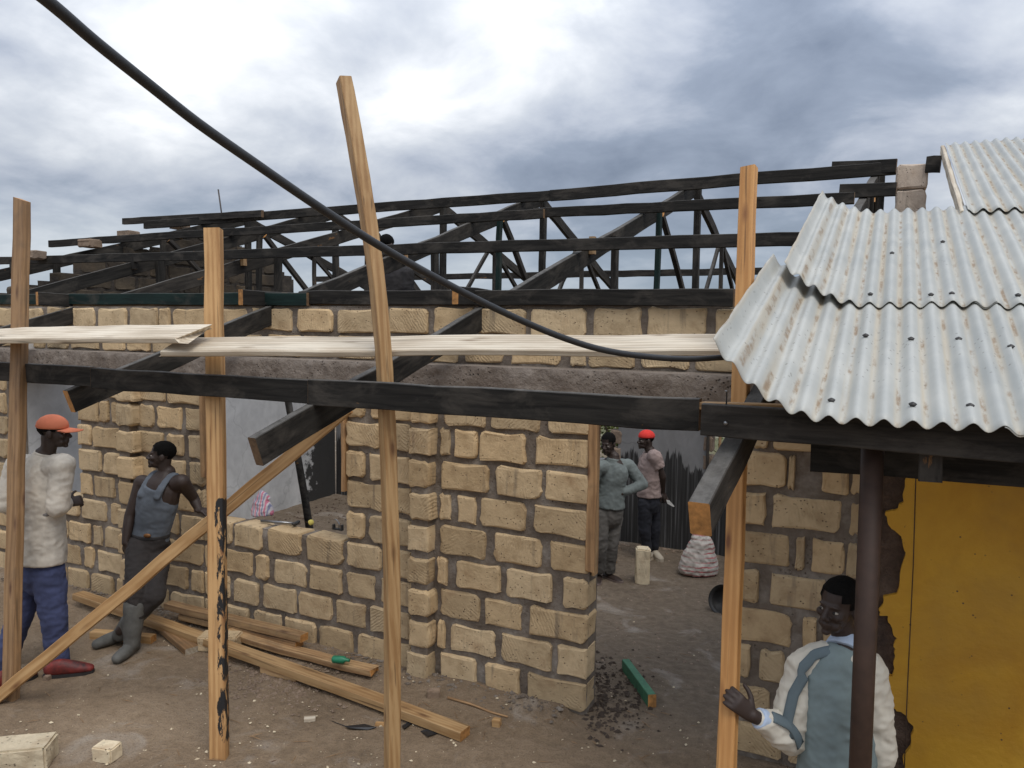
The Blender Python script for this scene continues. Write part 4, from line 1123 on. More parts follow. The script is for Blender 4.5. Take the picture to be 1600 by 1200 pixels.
# -- man in the blue grey shirt inside, hand on hip
g = onG(938, 905); D3 = (g-CAM).dot(FH); J = lambda x, y, db=0: atD(x+7, y, D3+db)
r3 = thing('person', V((g.x, g.y, gz(g.x, g.y))), 'man in blue grey shirt with hand on hip just inside the doorway', 'person')
S = Shape(); axh3 = axes(-RH*.55-FH*.8-UP*.18)
L = head(S, J(944, 708), axh3, .97, J(953, 716, .02))
tf = axes(-RH*.45-FH*.85); sd = tf[0]
sA, sB = J(926, 730, -.08), J(974, 727, .10); eA, wA = J(915, 770, -.08), J(918, 800, -.16); eB, wB = J(997, 757, .05), J(963, 771, -.09)
S.loft([J(944, 800), J(945, 770), J(949, 740), J(951, 724), J(953, 714)], [(.14, .10), (.12, .085), (.14, .09), (.12, .075), (.058, .058)], side=sd)
for s_, e_, w_ in ((sA, eA, wA), (sB, eB, wB)): S.loft([s_, e_, w_], [.055, .042, .032])
hand(S, wB, -RH*.9-UP*.1-FH*.2, -FH*.8+UP*.5, 1, -1, .35); hand(S, wA, -UP, -RH, 1, -1, .3)
hA, hB = J(932, 805, -.04), J(953, 805, .05); kA, kB = J(930, 850, -.08), J(948, 850, .0); aA, aB = J(928, 893, -.02), J(944, 893, .04)
S.loft([hA, kA, aA], [.08, .055, .04]); S.loft([hB, kB, aB], [.08, .055, .04])
part(r3, 'body', S, 'skin', .0075, 2, 0); face_parts(r3, L, axh3, .97)
S = Shape(); S.loft([J(943, 792), J(944, 780), J(946, 762), J(949, 742), J(951, 729), J(953, 720)], [(.185, .135), (.178, .130), (.165, .120), (.178, .124), (.160, .105), (.08, .075)], side=sd, cap='flat')
for s_, e_, w_ in ((sA, eA, wA), (sB, eB, wB)): S.loft([lerp(s_, J(951, 729), .35), s_, lerp(s_, e_, .5), e_, lerp(e_, w_, .85)], [.078, .072, .064, .058, .045])
part(r3, 'shirt', S, 'blue_shirt', .009, 4, .006, 7)
S = Shape(); S.loft([J(951, 723), J(952, 716)], [(.085, .08), (.075, .072)], side=sd, cap='flat'); part(r3, 'collar', S, 'blue_shirt', .007, 1, .003)
S = Shape(); S.loft([J(943, 786), J(943, 808)], [(.165, .125), (.16, .12)], side=sd)
S.loft([hA, kA, lerp(kA, aA, .6), aA], [.092, .078, .072, .070], cap='flat'); S.loft([hB, kB, lerp(kB, aB, .6), aB], [.092, .078, .072, .070], cap='flat')
part(r3, 'trousers', S, 'dusty_trousers', .010, 2, .008, 8)
for a in (aA, aB): shoe(r3, 'sandal', V((a.x, a.y, gz(a.x, a.y))), RH*.6-FH*.8 if a is aB else -RH*.2-FH*.9, 'skin', 1, 'sandal', flat=True)

# -- man in the red cap by the back wall
g = onG(1010, 873); D4 = (g-CAM).dot(FH); J = lambda x, y, db=0: atD(x, y, D4+db)
r4 = thing('person', V((g.x, g.y, gz(g.x, g.y))), 'man in red cap and mauve T-shirt with his hands behind his back', 'person')
S = Shape(); axh4 = axes(-RH*.97-FH*.2-UP*.03)
L = head(S, J(1009, 701), axh4, .95, J(1016, 706))
tf = axes(-RH*.93-FH*.30); sd = tf[0]
sA, sB = J(1023, 713, -.15), J(1013, 713, .14)
S.loft([J(1014, 785), J(1014, 760), J(1016, 730), J(1017, 714), J(1016, 704)], [(.14, .11), (.135, .10), (.165, .115), (.13, .09), (.058, .058)], side=sd)
eB, wB = J(1027, 745, .16), J(1033, 768, .06); eA, wA = J(1035, 745, -.13), J(1035, 768, -.03)
S.loft([sB, eB, wB], [.055, .043, .032]); S.loft([sA, eA, wA], [.055, .043, .032])
hand(S, wA, -UP*.85+RH*.4, RH*.6-FH*.5, 1, -1, .55); hand(S, wB, RH*.3+UP*-.6, FH, 1, 1, .5)
hA, hB = J(1008, 787, -.06), J(1020, 787, .07); kA, kB = J(1007, 828, -.07), J(1022, 828, .05); aA, aB = J(1012, 866, -.06), J(1022, 862, .06)
S.loft([hA, kA, aA], [.078, .055, .04]); S.loft([hB, kB, aB], [.078, .055, .04])
part(r4, 'body', S, 'skin', .0075, 2, 0); face_parts(r4, L, axh4, .95); cap(r4, L, axes(RH*.97+FH*.2), .95, 'red_cap', False)
S = Shape(); S.loft([J(1014, 775), J(1014, 760), J(1015, 740), J(1017, 722), J(1017, 712), J(1016, 706)], [(.172, .135), (.165, .13), (.178, .135), (.182, .13), (.15, .105), (.075, .07)], side=sd, cap='flat')
S.loft([lerp(sB, J(1017, 716), .4), sB, lerp(sB, eB, .55)], [.08, .078, .074], cap='flat'); S.loft([lerp(sA, J(1017, 716), .4), sA, lerp(sA, eA, .55)], [.08, .078, .074], cap='flat')
part(r4, 't_shirt', S, 'mauve_shirt', .010, 2, .007, 9)
S = Shape(); S.loft([J(1014, 770), J(1014, 790)], [(.155, .12), (.15, .12)], side=sd)
S.loft([hA, kA, lerp(kA, aA, .55), lerp(kA, aA, .9)], [.088, .072, .060, .050], cap='flat'); S.loft([hB, kB, lerp(kB, aB, .55), lerp(kB, aB, .9)], [.088, .072, .060, .050], cap='flat')
part(r4, 'trousers', S, 'navy_trousers', .010, 2, .007, 10)
for a in (aA, aB): shoe(r4, 'shoe', V((a.x, a.y, gz(a.x, a.y))), -RH*.7-FH*.6 if a is aA else RH*.3-FH*.9, 'pale_shoe', .95, 'pale_shoe')
# trowel in his hand
tw = J(1040, 778, .0); tr = thing('trowel', tw, 'small pale trowel held behind the back of the red capped man', 'trowel')
mobj('handle', tube_mesh([J(1035, 771, .03), J(1041, 781, .0)], .011, 8), 'new_timber', tr)
b0 = [J(1041, 781), J(1046, 782), J(1054, 791), J(1052, 792), J(1043, 787)]
mobj('blade', mesh([p for p in b0]+[p+FH*.006 for p in b0], [(0, 1, 2, 3, 4), (9, 8, 7, 6, 5)]+[(k, (k+1) % 5, 5+(k+1) % 5, 5+k) for k in range(5)]), 'pale_metal', tr)

# -- boy at the right holding the post
D5 = 3.10; J = lambda x, y, db=0: atD(x, y, D5+db)
g5 = J(1310, 1400); r5 = thing('person', V((g5.x, g5.y, gz(g5.x, g5.y))), 'boy in pale blue and cream tracksuit top looking back over his shoulder', 'person')
S = Shape(); axh5 = axes(-RH*.80-FH*.58-UP*.02, (UP*.985+RH*.14).normalized())
hs5 = .99
L = head(S, J(1306, 985), axh5, hs5, J(1326, 1006, .04))
tf = axes(FH*.90+RH*.42); sd = tf[0]
sL, sR = J(1258, 1040, .06), J(1356, 1046, -.05)
S.loft([J(1310, 1330), J(1310, 1230), J(1310, 1130), J(1312, 1062), J(1318, 1028), J(1325, 1008)], [(.13, .10), (.115, .09), (.13, .10), (.135, .095), (.09, .08), (.052, .052)], side=sd)
eL, wL = J(1234, 1146, .05), J(1176, 1122, -.02); eR, wR = J(1368, 1165, -.02), J(1362, 1260, .05)
S.loft([sL, eL], [.05, .038]); S.loft([sR, eR, wR], [.05, .038, .027])
post4 = onY(1139, 1090, 3.205); dpost = (post4-CAM).dot(FH)
wL = atD(1176, 1118, dpost-.045); hb = atD(1133, 1082, dpost-.052)
hand(S, wL, (hb-wL), -FH*.9+UP*.25, 1.0, -1, .55, .10, .8)
S.loft([eL, wL], [.038, .027])
hand(S, wR, -UP, -FH, .9, 1, .3)
kA, kB = J(1295, 1420), J(1345, 1420); gA, gB = V((kA.x, kA.y, .07)), V((kB.x, kB.y, .07)); kA.z = kB.z = .46
S.loft([J(1292, 1310), kA, gA], [.078, .052, .036]); S.loft([J(1342, 1310), kB, gB], [.078, .052, .036])
part(r5, 'body', S, 'skin_boy', .0055, 2, 0)
face_parts(r5, L, axh5, hs5, gaze=.003)
S = Shape(); S.loft([J(1309, 1265), J(1309, 1215), J(1309, 1150), J(1310, 1095), J(1311, 1058), J(1316, 1034), J(1321, 1020), J(1325, 1010)], [(.155, .125), (.162, .13), (.152, .125), (.150, .122), (.145, .112), (.112, .092), (.082, .074), (.066, .062)], side=sd, cap='flat')
jk = part(r5, 'jacket', S, 'jacket_blue', .0075, 2, .006, 11)
def sleeve(sh_, el, wr, seed):
    S = Shape(); c0 = J(1318, 1026)
    S.loft([lerp(c0, sh_, .25), lerp(c0, sh_, .62), sh_-UP*.012, lerp(sh_, el, .35), lerp(sh_, el, .72), el, lerp(el, wr, .35), lerp(el, wr, .74)], [.068, .076, .076, .080, .082, .080, .068, .045])
    return part(r5, 'sleeve', S, 'jacket_cream', .0065, 3, .009, seed)
sl1 = sleeve(sL, eL, wL, 12); sl2 = sleeve(sR, eR, wR, 13)
# blue band down the sleeve
def band(P, R_, nrm, w_):
    vs, fs = [], []; n = 5
    Q = []
    for i in range(len(P)-1):
        for j in range(6): Q.append((lerp(P[i], P[i+1], j/6), lerp(R_[i], R_[i+1], j/6), lerp(nrm[i], nrm[i+1], j/6)))
    Q.append((P[-1], R_[-1], nrm[-1])); o_ = WM[r5].translation
    for i, (p, r, m) in enumerate(Q):
        t_ = (Q[min(i+1, len(Q)-1)][0]-Q[max(i-1, 0)][0]).normalized(); m = (m-t_*m.dot(t_)).normalized(); s_ = t_.cross(m)
        for k in range(n):
            a = (k/(n-1)-.5)*w_/r; vs.append(p + (m*math.cos(a)+s_*math.sin(a))*(r+.0075) - o_)
    for i in range(len(Q)-1):
        for k in range(n-1): fs.append((i*n+k, i*n+k+1, (i+1)*n+k+1, (i+1)*n+k))
    me = bpy.data.meshes.new('band'); me.from_pydata([tuple(v) for v in vs], [], fs); me.update()
    for p in me.polygons: p.use_smooth = True
    o = mobj('sleeve_stripe', me, 'jacket_stripe', sl1, WM[r5].copy()); md = o.modifiers.new('t', 'SOLIDIFY'); md.thickness = .007; md.offset = 0
nb_ = (-FH*.8-RH*.62).normalized()
c0 = J(1318, 1026)
band([lerp(c0, sL, .12), lerp(c0, sL, .30), lerp(c0, sL, .62), sL-UP*.012, lerp(sL, eL, .35), lerp(sL, eL, .72), eL, lerp(eL, wL, .4), lerp(eL, wL, .72)], [.064, .070, .079, .080, .083, .085, .082, .066, .047],
     [(-FH*.6+UP*.75), (-FH*.6+UP*.75), (-FH*.65+UP*.7), (-FH*.8-RH*.25+UP*.4), nb_, nb_, (-FH*.80-RH*.3+UP*.1), (-FH*.7-RH*.1+UP*.65), (-FH*.6+UP*.75)], .040)
S = Shape(); S.loft([J(1323, 1017, .0), J(1327, 1003, .02), J(1329, 994, .03)], [(.088, .082), (.076, .074), (.072, .070)], side=sd, cap='flat'); part(r5, 'collar', S, 'pale_blue', .006, 2, .002, 14)
for wr, el in ((wL, eL), (wR, eR)):
    S = Shape(); S.loft([lerp(el, wr, .70), lerp(el, wr, .86)], [.047, .041], cap='flat'); part(r5, 'cuff', S, 'pale_blue', .006, 2, .002, 15)
S = Shape(); S.loft([J(1316, 1250), J(1316, 1320)], [(.15, .115), (.15, .11)], side=sd); S.loft([J(1292, 1310), kA, gA+UP*.03], [.095, .08, .065]); S.loft([J(1342, 1310), kB, gB+UP*.03], [.095, .08, .065])
part(r5, 'trousers', S, 'dark_shorts', .010, 2, .005, 16)
for a in (gA, gB): shoe(r5, 'shoe', V((a.x, a.y, 0)), FH*.9+RH*.2, 'black_rubber', .92, 'black_rubber')

# -- worker up among the trusses behind the tall post, on a trestle inside
D6 = 8.3; J = lambda x, y, db=0: atD(x, y, D6+db)
hd = J(603, 398); zf = hd.z-1.47; r6 = thing('person', V((hd.x, hd.y, zf)), 'worker in black clothes half hidden behind the tall bowed post up among the trusses', 'person')
S = Shape(); axh6 = axes(RH*.4+FH*.8-UP*.2)
L = head(S, hd, axh6, .95, hd-UP*.09+RH*.03)
ch = hd + RH*.07 - UP*.28; hpv = hd + RH*.09 - UP*.72
sd = (RH*.9-FH*.3).normalized()
S.loft([hpv, ch, hd-UP*.14+RH*.03, hd-UP*.08+RH*.02], [(.14, .10), (.16, .11), (.13, .09), (.06, .06)], side=sd)
sR = ch + sd*.17 + UP*.08; eR = sR + UP*-.24 + RH*.03 - FH*.05; wR = eR + UP*.20 + FH*.1 - RH*.03
sL = ch - sd*.17 + UP*.08; eL = sL - UP*.25; wL = eL + FH*.2 + UP*.1
for a, e, w_ in ((sR, eR, wR), (sL, eL, wL)): S.loft([a, e, w_], [.052, .042, .03]); hand(S, w_, FH*.6+UP*.6, -FH*.5+UP*.5, 1, 1, .6)
fA, fB = V((hpv.x, hpv.y, zf+.08))+sd*.1, V((hpv.x, hpv.y, zf+.08))-sd*.1
for q, f2 in ((1, fA), (-1, fB)): S.loft([hpv+sd*.08*q-UP*.03, lerp(hpv, f2, .5)+sd*.09*q*.3, f2], [.08, .056, .04])
part(r6, 'body', S, 'skin', .009, 2, 0); face_parts(r6, L, axh6, .95)
S = Shape(); S.loft([hpv-UP*.05, hpv+UP*.2, ch, hd-UP*.13+RH*.03], [(.18, .14), (.165, .13), (.185, .135), (.12, .10)], side=sd, cap='flat')
for a, e, w_ in ((sR, eR, wR), (sL, eL, wL)): S.loft([lerp(a, ch, .3), a, e, lerp(e, w_, .6)], [.08, .075, .062, .05])
part(r6, 'shirt', S, 'black_cloth', .011, 2, .007, 17)
S = Shape(); S.loft([hpv+UP*.05, hpv-UP*.1], [(.15, .12), (.15, .12)], side=sd)
for q, f2 in ((1, fA), (-1, fB)): S.loft([hpv+sd*.08*q-UP*.03, lerp(hpv, f2, .5)+sd*.09*q*.3, f2+UP*.02], [.10, .085, .07], cap='flat')
part(r6, 'trousers', S, 'navy_trousers', .011, 2, .006, 18)
for f2 in (fA, fB): shoe(r6, 'shoe', V((f2.x, f2.y, zf)), FH, 'black_rubber', .95, 'black_rubber')
tk = thing('work_trestle', V((hpv.x, hpv.y, gz(hpv.x, hpv.y))), 'rough timber trestle under the worker behind the wall', 'trestle')
beam('top_plank', V((hpv.x-.45, hpv.y, zf-.02)), V((hpv.x+.45, hpv.y, zf-.02)), .32, .04, 'new_timber_dirty', tk)
for q in (-1, 1):
    for e in (-1, 1): beam('leg', V((hpv.x+.4*q, hpv.y+.2*e, gz(hpv.x, hpv.y)-.02)), V((hpv.x+.36*q, hpv.y+.1*e, zf-.035)), .05, .05, 'new_timber_dirty', tk, zhint=V((0, 1, 0)))

# ------------------------------------------------------------------ timber and things on the ground
GT = 'sawn timber lying by the wall'
def lumber(name, a, b_, w_, h_, m, label, za=0, zb=0, cat='timber', **kw):
    p, q = onG(*a, za+h_/2), onG(*b_, zb+h_/2)
    return tag(beam(name, p, q, w_, h_, m, None, **kw), label, cat, GT)
lumber('timber_length', (122, 930), (727, 1146), .10, .058, 'new_timber', 'longest new timber on the ground, running from the wall to the tall post', .045, .005, wob=.003, bow=.01)
lumber('timber_length', (262, 945), (476, 996), .085, .055, 'new_timber_dirty', 'upper timber of the pair stacked against the wall under the window', .095, .085, broken=.01)
lumber('timber_length', (285, 962), (468, 1006), .085, .05, 'new_timber_dirty', 'lower timber of the pair stacked against the wall under the window', .03, .025)
lumber('timber_length', (355, 985), (592, 1050), .10, .045, 'new_timber_dirty', 'bowed timber with a split end lying between the stacked pair and the longest timber', .04, .02, broken=.06, bow=-.02)
lumber('timber_length', (145, 990), (240, 998), .07, .06, 'new_timber', 'short timber offcut behind the rubber boots', .0, .0)
lumber('timber_length', (252, 975), (302, 1016), .11, .05, 'brown_post', 'short grey board with a white painted end beside the rubber boots', .02, .0, end='pale_plank')
lumber('timber_length', (414, 1042), (470, 1057), .10, .05, 'new_timber_dirty', 'small timber packer under the longest timber', 0, 0)
gt = lumber('green_timber', (978, 1038), (1019, 1096), .055, .085, 'green_paint', 'short green painted timber lying on the dirt in the doorway', 0, 0)
lumber('white_board', (948, 842), (960, 878), .05, .03, 'pale_plank', 'short pale board lying behind the man with hand on hip', .02, .0)
def stone(name, px, py, dims, rz_, label, m='limestone_pale', seed=0, rx=0, cat='block', sub=2, dz=0, base=None):
    p = base or onG(px, py); rn = random.Random(seed)
    bm = bmesh.new(); bmesh.ops.create_cube(bm, size=1)
    bmesh.ops.scale(bm, vec=dims, verts=bm.verts)
    bmesh.ops.bevel(bm, geom=list(bm.edges), offset=min(dims)*.09, segments=2, affect='EDGES')
    bmesh.ops.subdivide_edges(bm, edges=[e for e in bm.edges if e.calc_length() > .03], cuts=3, use_grid_fill=True)
    for v in bm.verts:
        q = v.co*14 + V((seed, 0, 0)); v.co += V((noise.noise(q), noise.noise(q+V((9, 0, 0))), noise.noise(q+V((0, 9, 0)))))*min(dims)*.07
    me = bpy.data.meshes.new('stone'); bm.to_mesh(me); bm.free()
    for pl in me.polygons: pl.use_smooth = False
    z_ = gz(p.x, p.y)
    return tag(mobj(name, me, m, None, Matrix.Translation((p.x, p.y, z_+dims[2]/2-.006+dz)) @ Matrix.Rotation(rz_, 4, 'Z') @ Matrix.Rotation(rx, 4, 'Y')), label, cat)
stone('limestone_block', 30, 1196, (.34, .19, .14), rad(38), 'big pale limestone block cut by the lower left corner', seed=1, dz=.0)
stone('limestone_block', 168, 1184, (.125, .10, .085), rad(14), 'small pale block alone on the dirt at lower left', seed=2)
stone('brick_fragment', 677, 1088, (.085, .06, .05), rad(30), 'little grey brick fragment at the foot of the wall', 'limestone_old', 3)
stone('limestone_block', 1003, 910, (.15, .15, .385), rad(20), 'limestone block standing on end on the floor in the doorway', seed=4)
stone('limestone_block', 345, 1012, (.30, .15, .115), rad(24), 'limestone block propping the longest timber near the tarred post', 'limestone', 5)
stone('wood_chip', 484, 1124, (.07, .045, .02), rad(40), 'small pale wood chip on the dirt in mid foreground', 'pale_plank', 6, cat='wood chip')
stone('wood_chip', 776, 1134, (.05, .045, .05), rad(10), 'small orange wood wedge right of the long timber end', 'new_timber', 7, cat='wood chip')
stone('wood_chip', 598, 1133, (.09, .03, .02), rad(20), 'small wood offcut beside the foot of the tall bowed post', 'new_timber', 8, cat='wood chip')
stone('wood_chip', 74, 1062, (.04, .04, .035), rad(20), 'little stone chip beside the red shoe', 'limestone_old', 9, cat='stone chip')
stone('stone_lump', 922, 925, (.07, .06, .06), rad(20), 'dark lump at the foot of the wall behind the door jamb, upper', 'mud', 10, cat='stone')
stone('stone_lump', 921, 990, (.08, .07, .07), rad(60), 'dark lump at the foot of the wall behind the door jamb, lower', 'limestone_old', 12, cat='stone')
def scrap(pts, label, m='black_plastic'):
    P = [onG(x, y, .006+.010*(i % 2)) for i, (x, y) in enumerate(pts)]; n = len(P)
    me = mesh([p for p in P]+[p-UP*.004 for p in P], [tuple(range(n)), tuple(range(2*n-1, n-1, -1))]+[(k, (k+1) % n, n+(k+1) % n, n+k) for k in range(n)])
    tag(mobj('plastic_scrap', me, m), label, 'scrap')
scrap([(518, 1126), (540, 1134), (570, 1131), (588, 1136), (575, 1140), (545, 1137)], 'torn black plastic strip left of the tall bowed post')
scrap([(628, 1134), (643, 1124), (648, 1127), (632, 1138)], 'torn black plastic strip right of the tall bowed post')
scrap([(657, 1142), (676, 1137), (683, 1146), (668, 1150)], 'small black plastic scrap under the end of the longest timber')
sp = [onG(700, 1090, .012), onG(735, 1100, .016), onG(765, 1112, .01), onG(793, 1120, .008)]
tag(mobj('stick', tube_mesh(sp, [.009, .008, .007, .006], 7), 'brown_post'), 'thin dark stick on the dirt below the wall panel', 'stick')
tag(mobj('plastic_bottle', tube_mesh([onG(519, 1030, .10), onG(521, 1030, .10), onG(537, 1031, .10), onG(541, 1031, .10), onG(546, 1032, .10)], [.016, .026, .026, .012, .011], 12), 'green_plastic'), 'green plastic bottle lying behind the bowed timber', 'bottle')
# sack, basin
gp = onG(1092, 898); gp.z = gz(gp.x, gp.y)
S = Shape(); S.loft([gp+UP*.02, gp+UP*.10, gp+UP*.20, gp+UP*.30+RH*.01, gp+UP*.40, gp+UP*.455-RH*.02], [(.20, .12), (.215, .135), (.185, .125), (.155, .105), (.115, .085), (.085, .05)], side=RH, cap='flat')
S.ell(gp+UP*.47-RH*.05, (RH, FH, UP), (.04, .03, .05)); S.ell(gp+UP*.06-RH*.15, (RH, FH, UP), (.07, .09, .06))
me = S.mesh(gp, .010, 2, .012, 21); tag(mobj('woven_sack', me, 'white_sack', None, Matrix.Translation(gp)), 'white woven sack with red stripes standing inside the doorway', 'sack')
gb = onG(1139, 957); gb.z = gz(gb.x, gb.y)
K_ = .72
prof = [(.02, .0), (.09, .0), (.13, .02), (.17, .07), (.19, .11), (.20, .115), (.195, .122), (.165, .078), (.125, .03), (.02, .012)]
vs, fs = [], []
for r, z_ in prof: vs += [(K_*r*math.cos(2*math.pi*k/28), K_*r*math.sin(2*math.pi*k/28), z_) for k in range(28)]
for i in range(len(prof)-1):
    for k in range(28): fs.append((i*28+k, i*28+(k+1) % 28, (i+1)*28+(k+1) % 28, (i+1)*28+k))
tag(mobj('metal_basin', mesh(vs, fs, True), 'dark_iron', None, Matrix.Translation(gb+UP*.09+FH*.05) @ Matrix.Rotation(YAW, 4, 'Z') @ Matrix.Rotation(rad(-62), 4, 'Y') @ Matrix.Rotation(rad(38), 4, 'X')), 'dark metal basin tipped on its side behind the orange post', 'basin')
# things on the window sill
zs = .885
wb = onZ(410, 806, zs); S = Shape()
S.loft([wb+UP*.01, wb+UP*.06, wb+UP*.13, wb+UP*.19+RH*.005], [(.085, .05), (.085, .05), (.055, .035), (.022, .018)], side=RH, cap='flat')
S.loft([wb+UP*.15-RH*.03, wb+UP*.2, wb+UP*.15+RH*.05], [.016, .014, .016])
me = S.mesh(wb, .006, 1, .010, 22); tag(mobj('plastic_bag', me, 'pink_bag', None, Matrix.Translation(wb)), 'pink striped plastic bag on the window sill', 'bag')
h0, h1 = onZ(408, 814, zs+.01), onZ(462, 818, zs+.012)
hm = thing('hammer', h0, 'steel hammer lying on the window sill', 'hammer')
mobj('handle', tube_mesh([h0, lerp(h0, h1, .9)], [.012, .010], 8), 'steel', hm)
hd_ = (h1-h0).cross(UP).normalized(); mobj('hammer_head', tube_mesh([h1-hd_*.05+UP*.004, h1-hd_*.02, h1+hd_*.02, h1+hd_*.05+UP*.01], [.012, .016, .018, .008], 8), 'dark_iron', hm)
yq = onZ(486, 820, zs); S = Shape(); S.ell(yq+UP*.018, (RH, FH, UP), (.022, .018, .02)); tag(mobj('rag', S.mesh(yq, .004, 1, .008, 3), 'yellow_rag', None, Matrix.Translation(yq)), 'small yellow rag on the window sill', 'rag')
c0 = onZ(528, 828, zs)
cl = thing('clamp', c0, 'black iron clamp on the window sill by the right jamb', 'clamp')
mobj('clamp_body', boxes_mesh([(-.045, .045, -.012, .012, 0, .012), (-.045, -.033, -.012, .012, .012, .04), (.033, .045, -.012, .012, .012, .045)]), 'dark_iron', cl, Matrix.Translation(c0))
mobj('clamp_screw', tube_mesh([c0+V((.01, 0, .012)), c0+V((.012, 0, .05)), c0+V((-.01, 0, .075)), c0+V((-.03, 0, .078))], .005, 6), 'steel', cl)
# leaning pole inside the window
p0 = onG(502, 945); dp = (p0-CAM).dot(FH); q0 = atD(447, 610, dp+.25)
tag(mobj('wooden_pole', tube_mesh([p0, lerp(p0, q0, .5)+RH*.01, q0+(q0-p0)*.12], [.036, .033, .030], 10), 'tarred_worn'), 'dark pole leaning inside the window opening', 'pole')

# ------------------------------------------------------------------ rubble, stuff
def scatter(name, n, fn, m, seed, label):
    rn = random.Random(seed); vs, fs = [], []
    oct_ = [(1, 0, 0), (-1, 0, 0), (0, 1, 0), (0, -1, 0), (0, 0, 1), (0, 0, -.4)]
    of = [(0, 2, 4), (2, 1, 4), (1, 3, 4), (3, 0, 4), (2, 0, 5), (1, 2, 5), (3, 1, 5), (0, 3, 5)]
    for _ in range(n):
        x, y, s = fn(rn); b0 = len(vs); a = rn.uniform(0, 6.28); k = rn.uniform(.5, 1.5); hgt = rn.uniform(.35, .9)
        for o in oct_:
            u, v_ = o[0]*s*k, o[1]*s
            vs.append((x+u*math.cos(a)-v_*math.sin(a)+rn.uniform(-.3, .3)*s, y+u*math.sin(a)+v_*math.cos(a)+rn.uniform(-.3, .3)*s, gz(x, y)+o[2]*s*hgt+.002))
        fs += [tuple(b0+i for i in f) for f in of]
    me = bpy.data.meshes.new(name); me.from_pydata(vs, [], fs); me.update()
    tag(mobj(name, me, m), label, 'rubble', None, 'stuff')
def g_wall(rn):
    px, py = rn.gauss(450, 60), rn.gauss(1062, 22); p = onG(px, max(1000, py)); return p.x, p.y, rn.choice((.004, .006, .008, .012, .018))
def g_any(rn):
    p = onG(rn.uniform(-50, 1150), 1200-abs(rn.gauss(0, 110))); return p.x, p.y, rn.choice((.003, .004, .005, .007, .011))
def g_in(rn):
    p = onG(rn.uniform(915, 1150), rn.uniform(850, 1080)); return p.x, p.y, rn.choice((.004, .006, .008, .014))
def g_dark(rn):
    px, py = 912+abs(rn.gauss(0, 55)), rn.gauss(1085, 32); p = onG(px, py); return p.x, p.y, rn.choice((.005, .007, .010, .014, .02))
def g_foot(rn):
    x = rn.uniform(-7.4, -1.75); return x, YW-.02-abs(rn.gauss(0, .10)), rn.choice((.005, .008, .012, .018))
def g_back(rn): return rn.uniform(-5.5, -.4), BY-.03-abs(rn.gauss(0, .22)), rn.choice((.008, .012, .02, .03))
scatter('gravel', 900, g_wall, 'limestone_old', 1, 'grey gravel spilled below the long timber')
scatter('stone_chips', 380, g_any, 'limestone_pale', 2, 'pale stone chips scattered over the foreground dirt')
scatter('floor_debris', 420, g_in, 'limestone_old', 3, 'small debris strewn on the floor in the doorway')
scatter('dark_clods', 520, g_dark, 'clod', 4, 'dark soil clods spilled at the wall corner by the doorway')
scatter('wall_rubble', 900, g_foot, 'mortar', 5, 'mortar crumbs along the foot of the front wall')
scatter('back_rubble', 420, g_back, 'limestone_old', 6, 'rubble along the foot of the back wall')
def g_left(rn): return rn.uniform(-7.3, -6.2), rn.uniform(7.6, 9.2), rn.choice((.008, .012, .02))
scatter('corner_rubble', 160, g_left, 'mud', 7, 'dark rubble along the foot of the plastered partition')
rn = random.Random(4); vs, fs = [], []
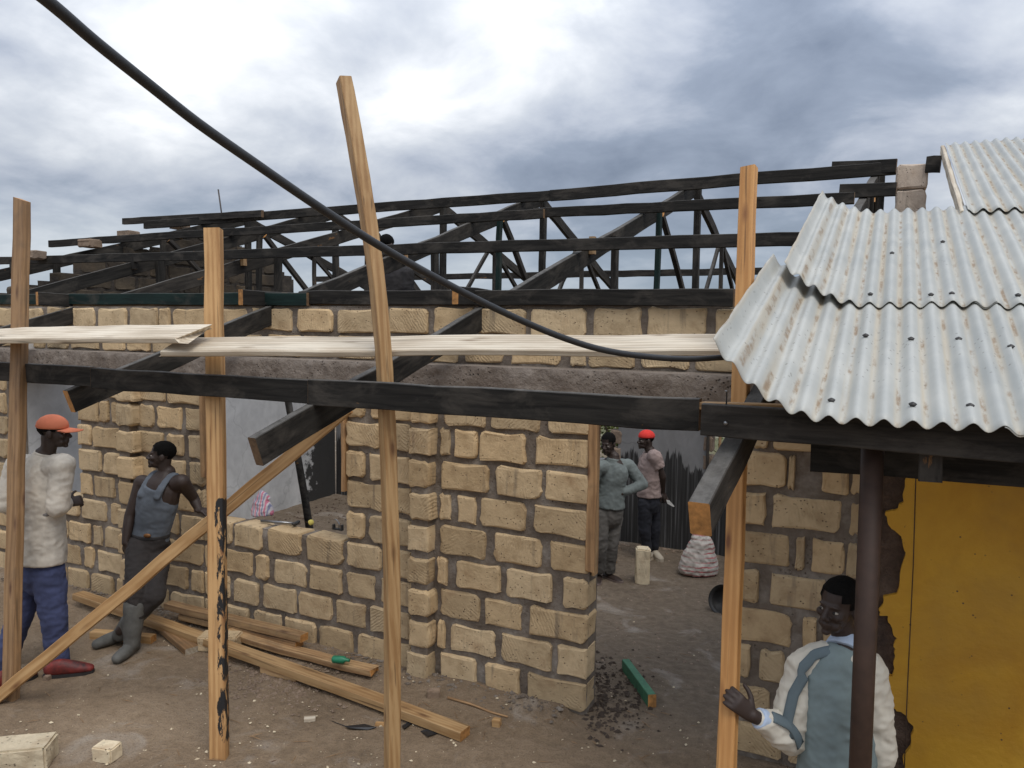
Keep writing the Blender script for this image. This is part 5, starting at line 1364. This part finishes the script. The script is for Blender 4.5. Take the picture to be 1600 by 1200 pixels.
for _ in range(90):      # straw and splinters
    p = onG(rn.uniform(0, 1120), rn.uniform(1010, 1198)); a = rn.uniform(0, 3.14); l = rn.uniform(.015, .06); b0 = len(vs); d = V((math.cos(a), math.sin(a), 0)); s_ = V((-d.y, d.x, 0))*.0018; z_ = V((0, 0, gz(p.x, p.y)+.006-p.z))
    vs += [p+z_-d*l-s_, p+z_+d*l-s_, p+z_+d*l+s_, p+z_-d*l+s_, p+z_+UP*.004]; fs += [(b0, b0+1, b0+4), (b0+1, b0+2, b0+4), (b0+2, b0+3, b0+4), (b0+3, b0, b0+4)]
me = bpy.data.meshes.new('splinters'); me.from_pydata([tuple(v) for v in vs], [], fs); me.update()
tag(mobj('splinters', me, 'brown_post'), 'wood splinters scattered on the dirt', 'splinters', None, 'stuff')

# ------------------------------------------------------------------ bushes beyond the back windows
def bush(name, x, y, rx, ry, h, n, label, seed):
    rn = random.Random(seed); root = thing(name, V((x, y, -.25)), label, 'bush', 'bushes behind the house')
    vs, fs = [], []; cl = [(rn.uniform(-1, 1)*rx*.7, rn.uniform(-1, 1)*ry*.7, rn.uniform(.25, .95)*h, rn.uniform(.3, .6)) for _ in range(26)]
    for _ in range(n):
        c = rn.choice(cl); d = V((rn.gauss(0, 1), rn.gauss(0, 1), rn.gauss(0, 1))).normalized()*c[3]*rn.random()**.4
        p = V((c[0], c[1], max(.1, c[2]))) + d
        if p.z < .05: p.z = .05
        a = V((rn.gauss(0, 1), rn.gauss(0, 1), rn.gauss(0, .6))).normalized(); b_ = a.cross(V((rn.gauss(0, 1), rn.gauss(0, 1), rn.gauss(0, 1)))).normalized(); l = rn.uniform(.05, .10); w_ = l*.32; b0 = len(vs)
        vs += [p, p+a*l*.5+b_*w_, p+a*l, p+a*l*.5-b_*w_]; fs.append((b0, b0+1, b0+2, b0+3))
    me = bpy.data.meshes.new('foliage'); me.from_pydata([tuple(v) for v in vs], [], fs); me.update()
    mobj('foliage', me, 'leaf', root, WM[root].copy())
    for _ in range(7):
        c = rn.choice(cl); q = V((c[0], c[1], c[2])); o_ = WM[root].translation
        mobj('stem', tube_mesh([o_+V((q.x*.2, q.y*.2, -.05)), o_+V((q.x*.6, q.y*.6, q.z*.5)), o_+q], [.025, .018, .008], 6), 'bark', root)
bush('leafy_bush', -3.6, 12.3, 1.2, .8, 2.0, 5200, 'leafy green bush seen through the back window beside the blue grey shirt', 1)
bush('leafy_bush', -1.2, 12.2, 1.0, .8, 2.0, 5200, 'leafy green bush seen through the back window beside the sawn rafter tail', 2)
bpy.data.scenes.remove(TMP)
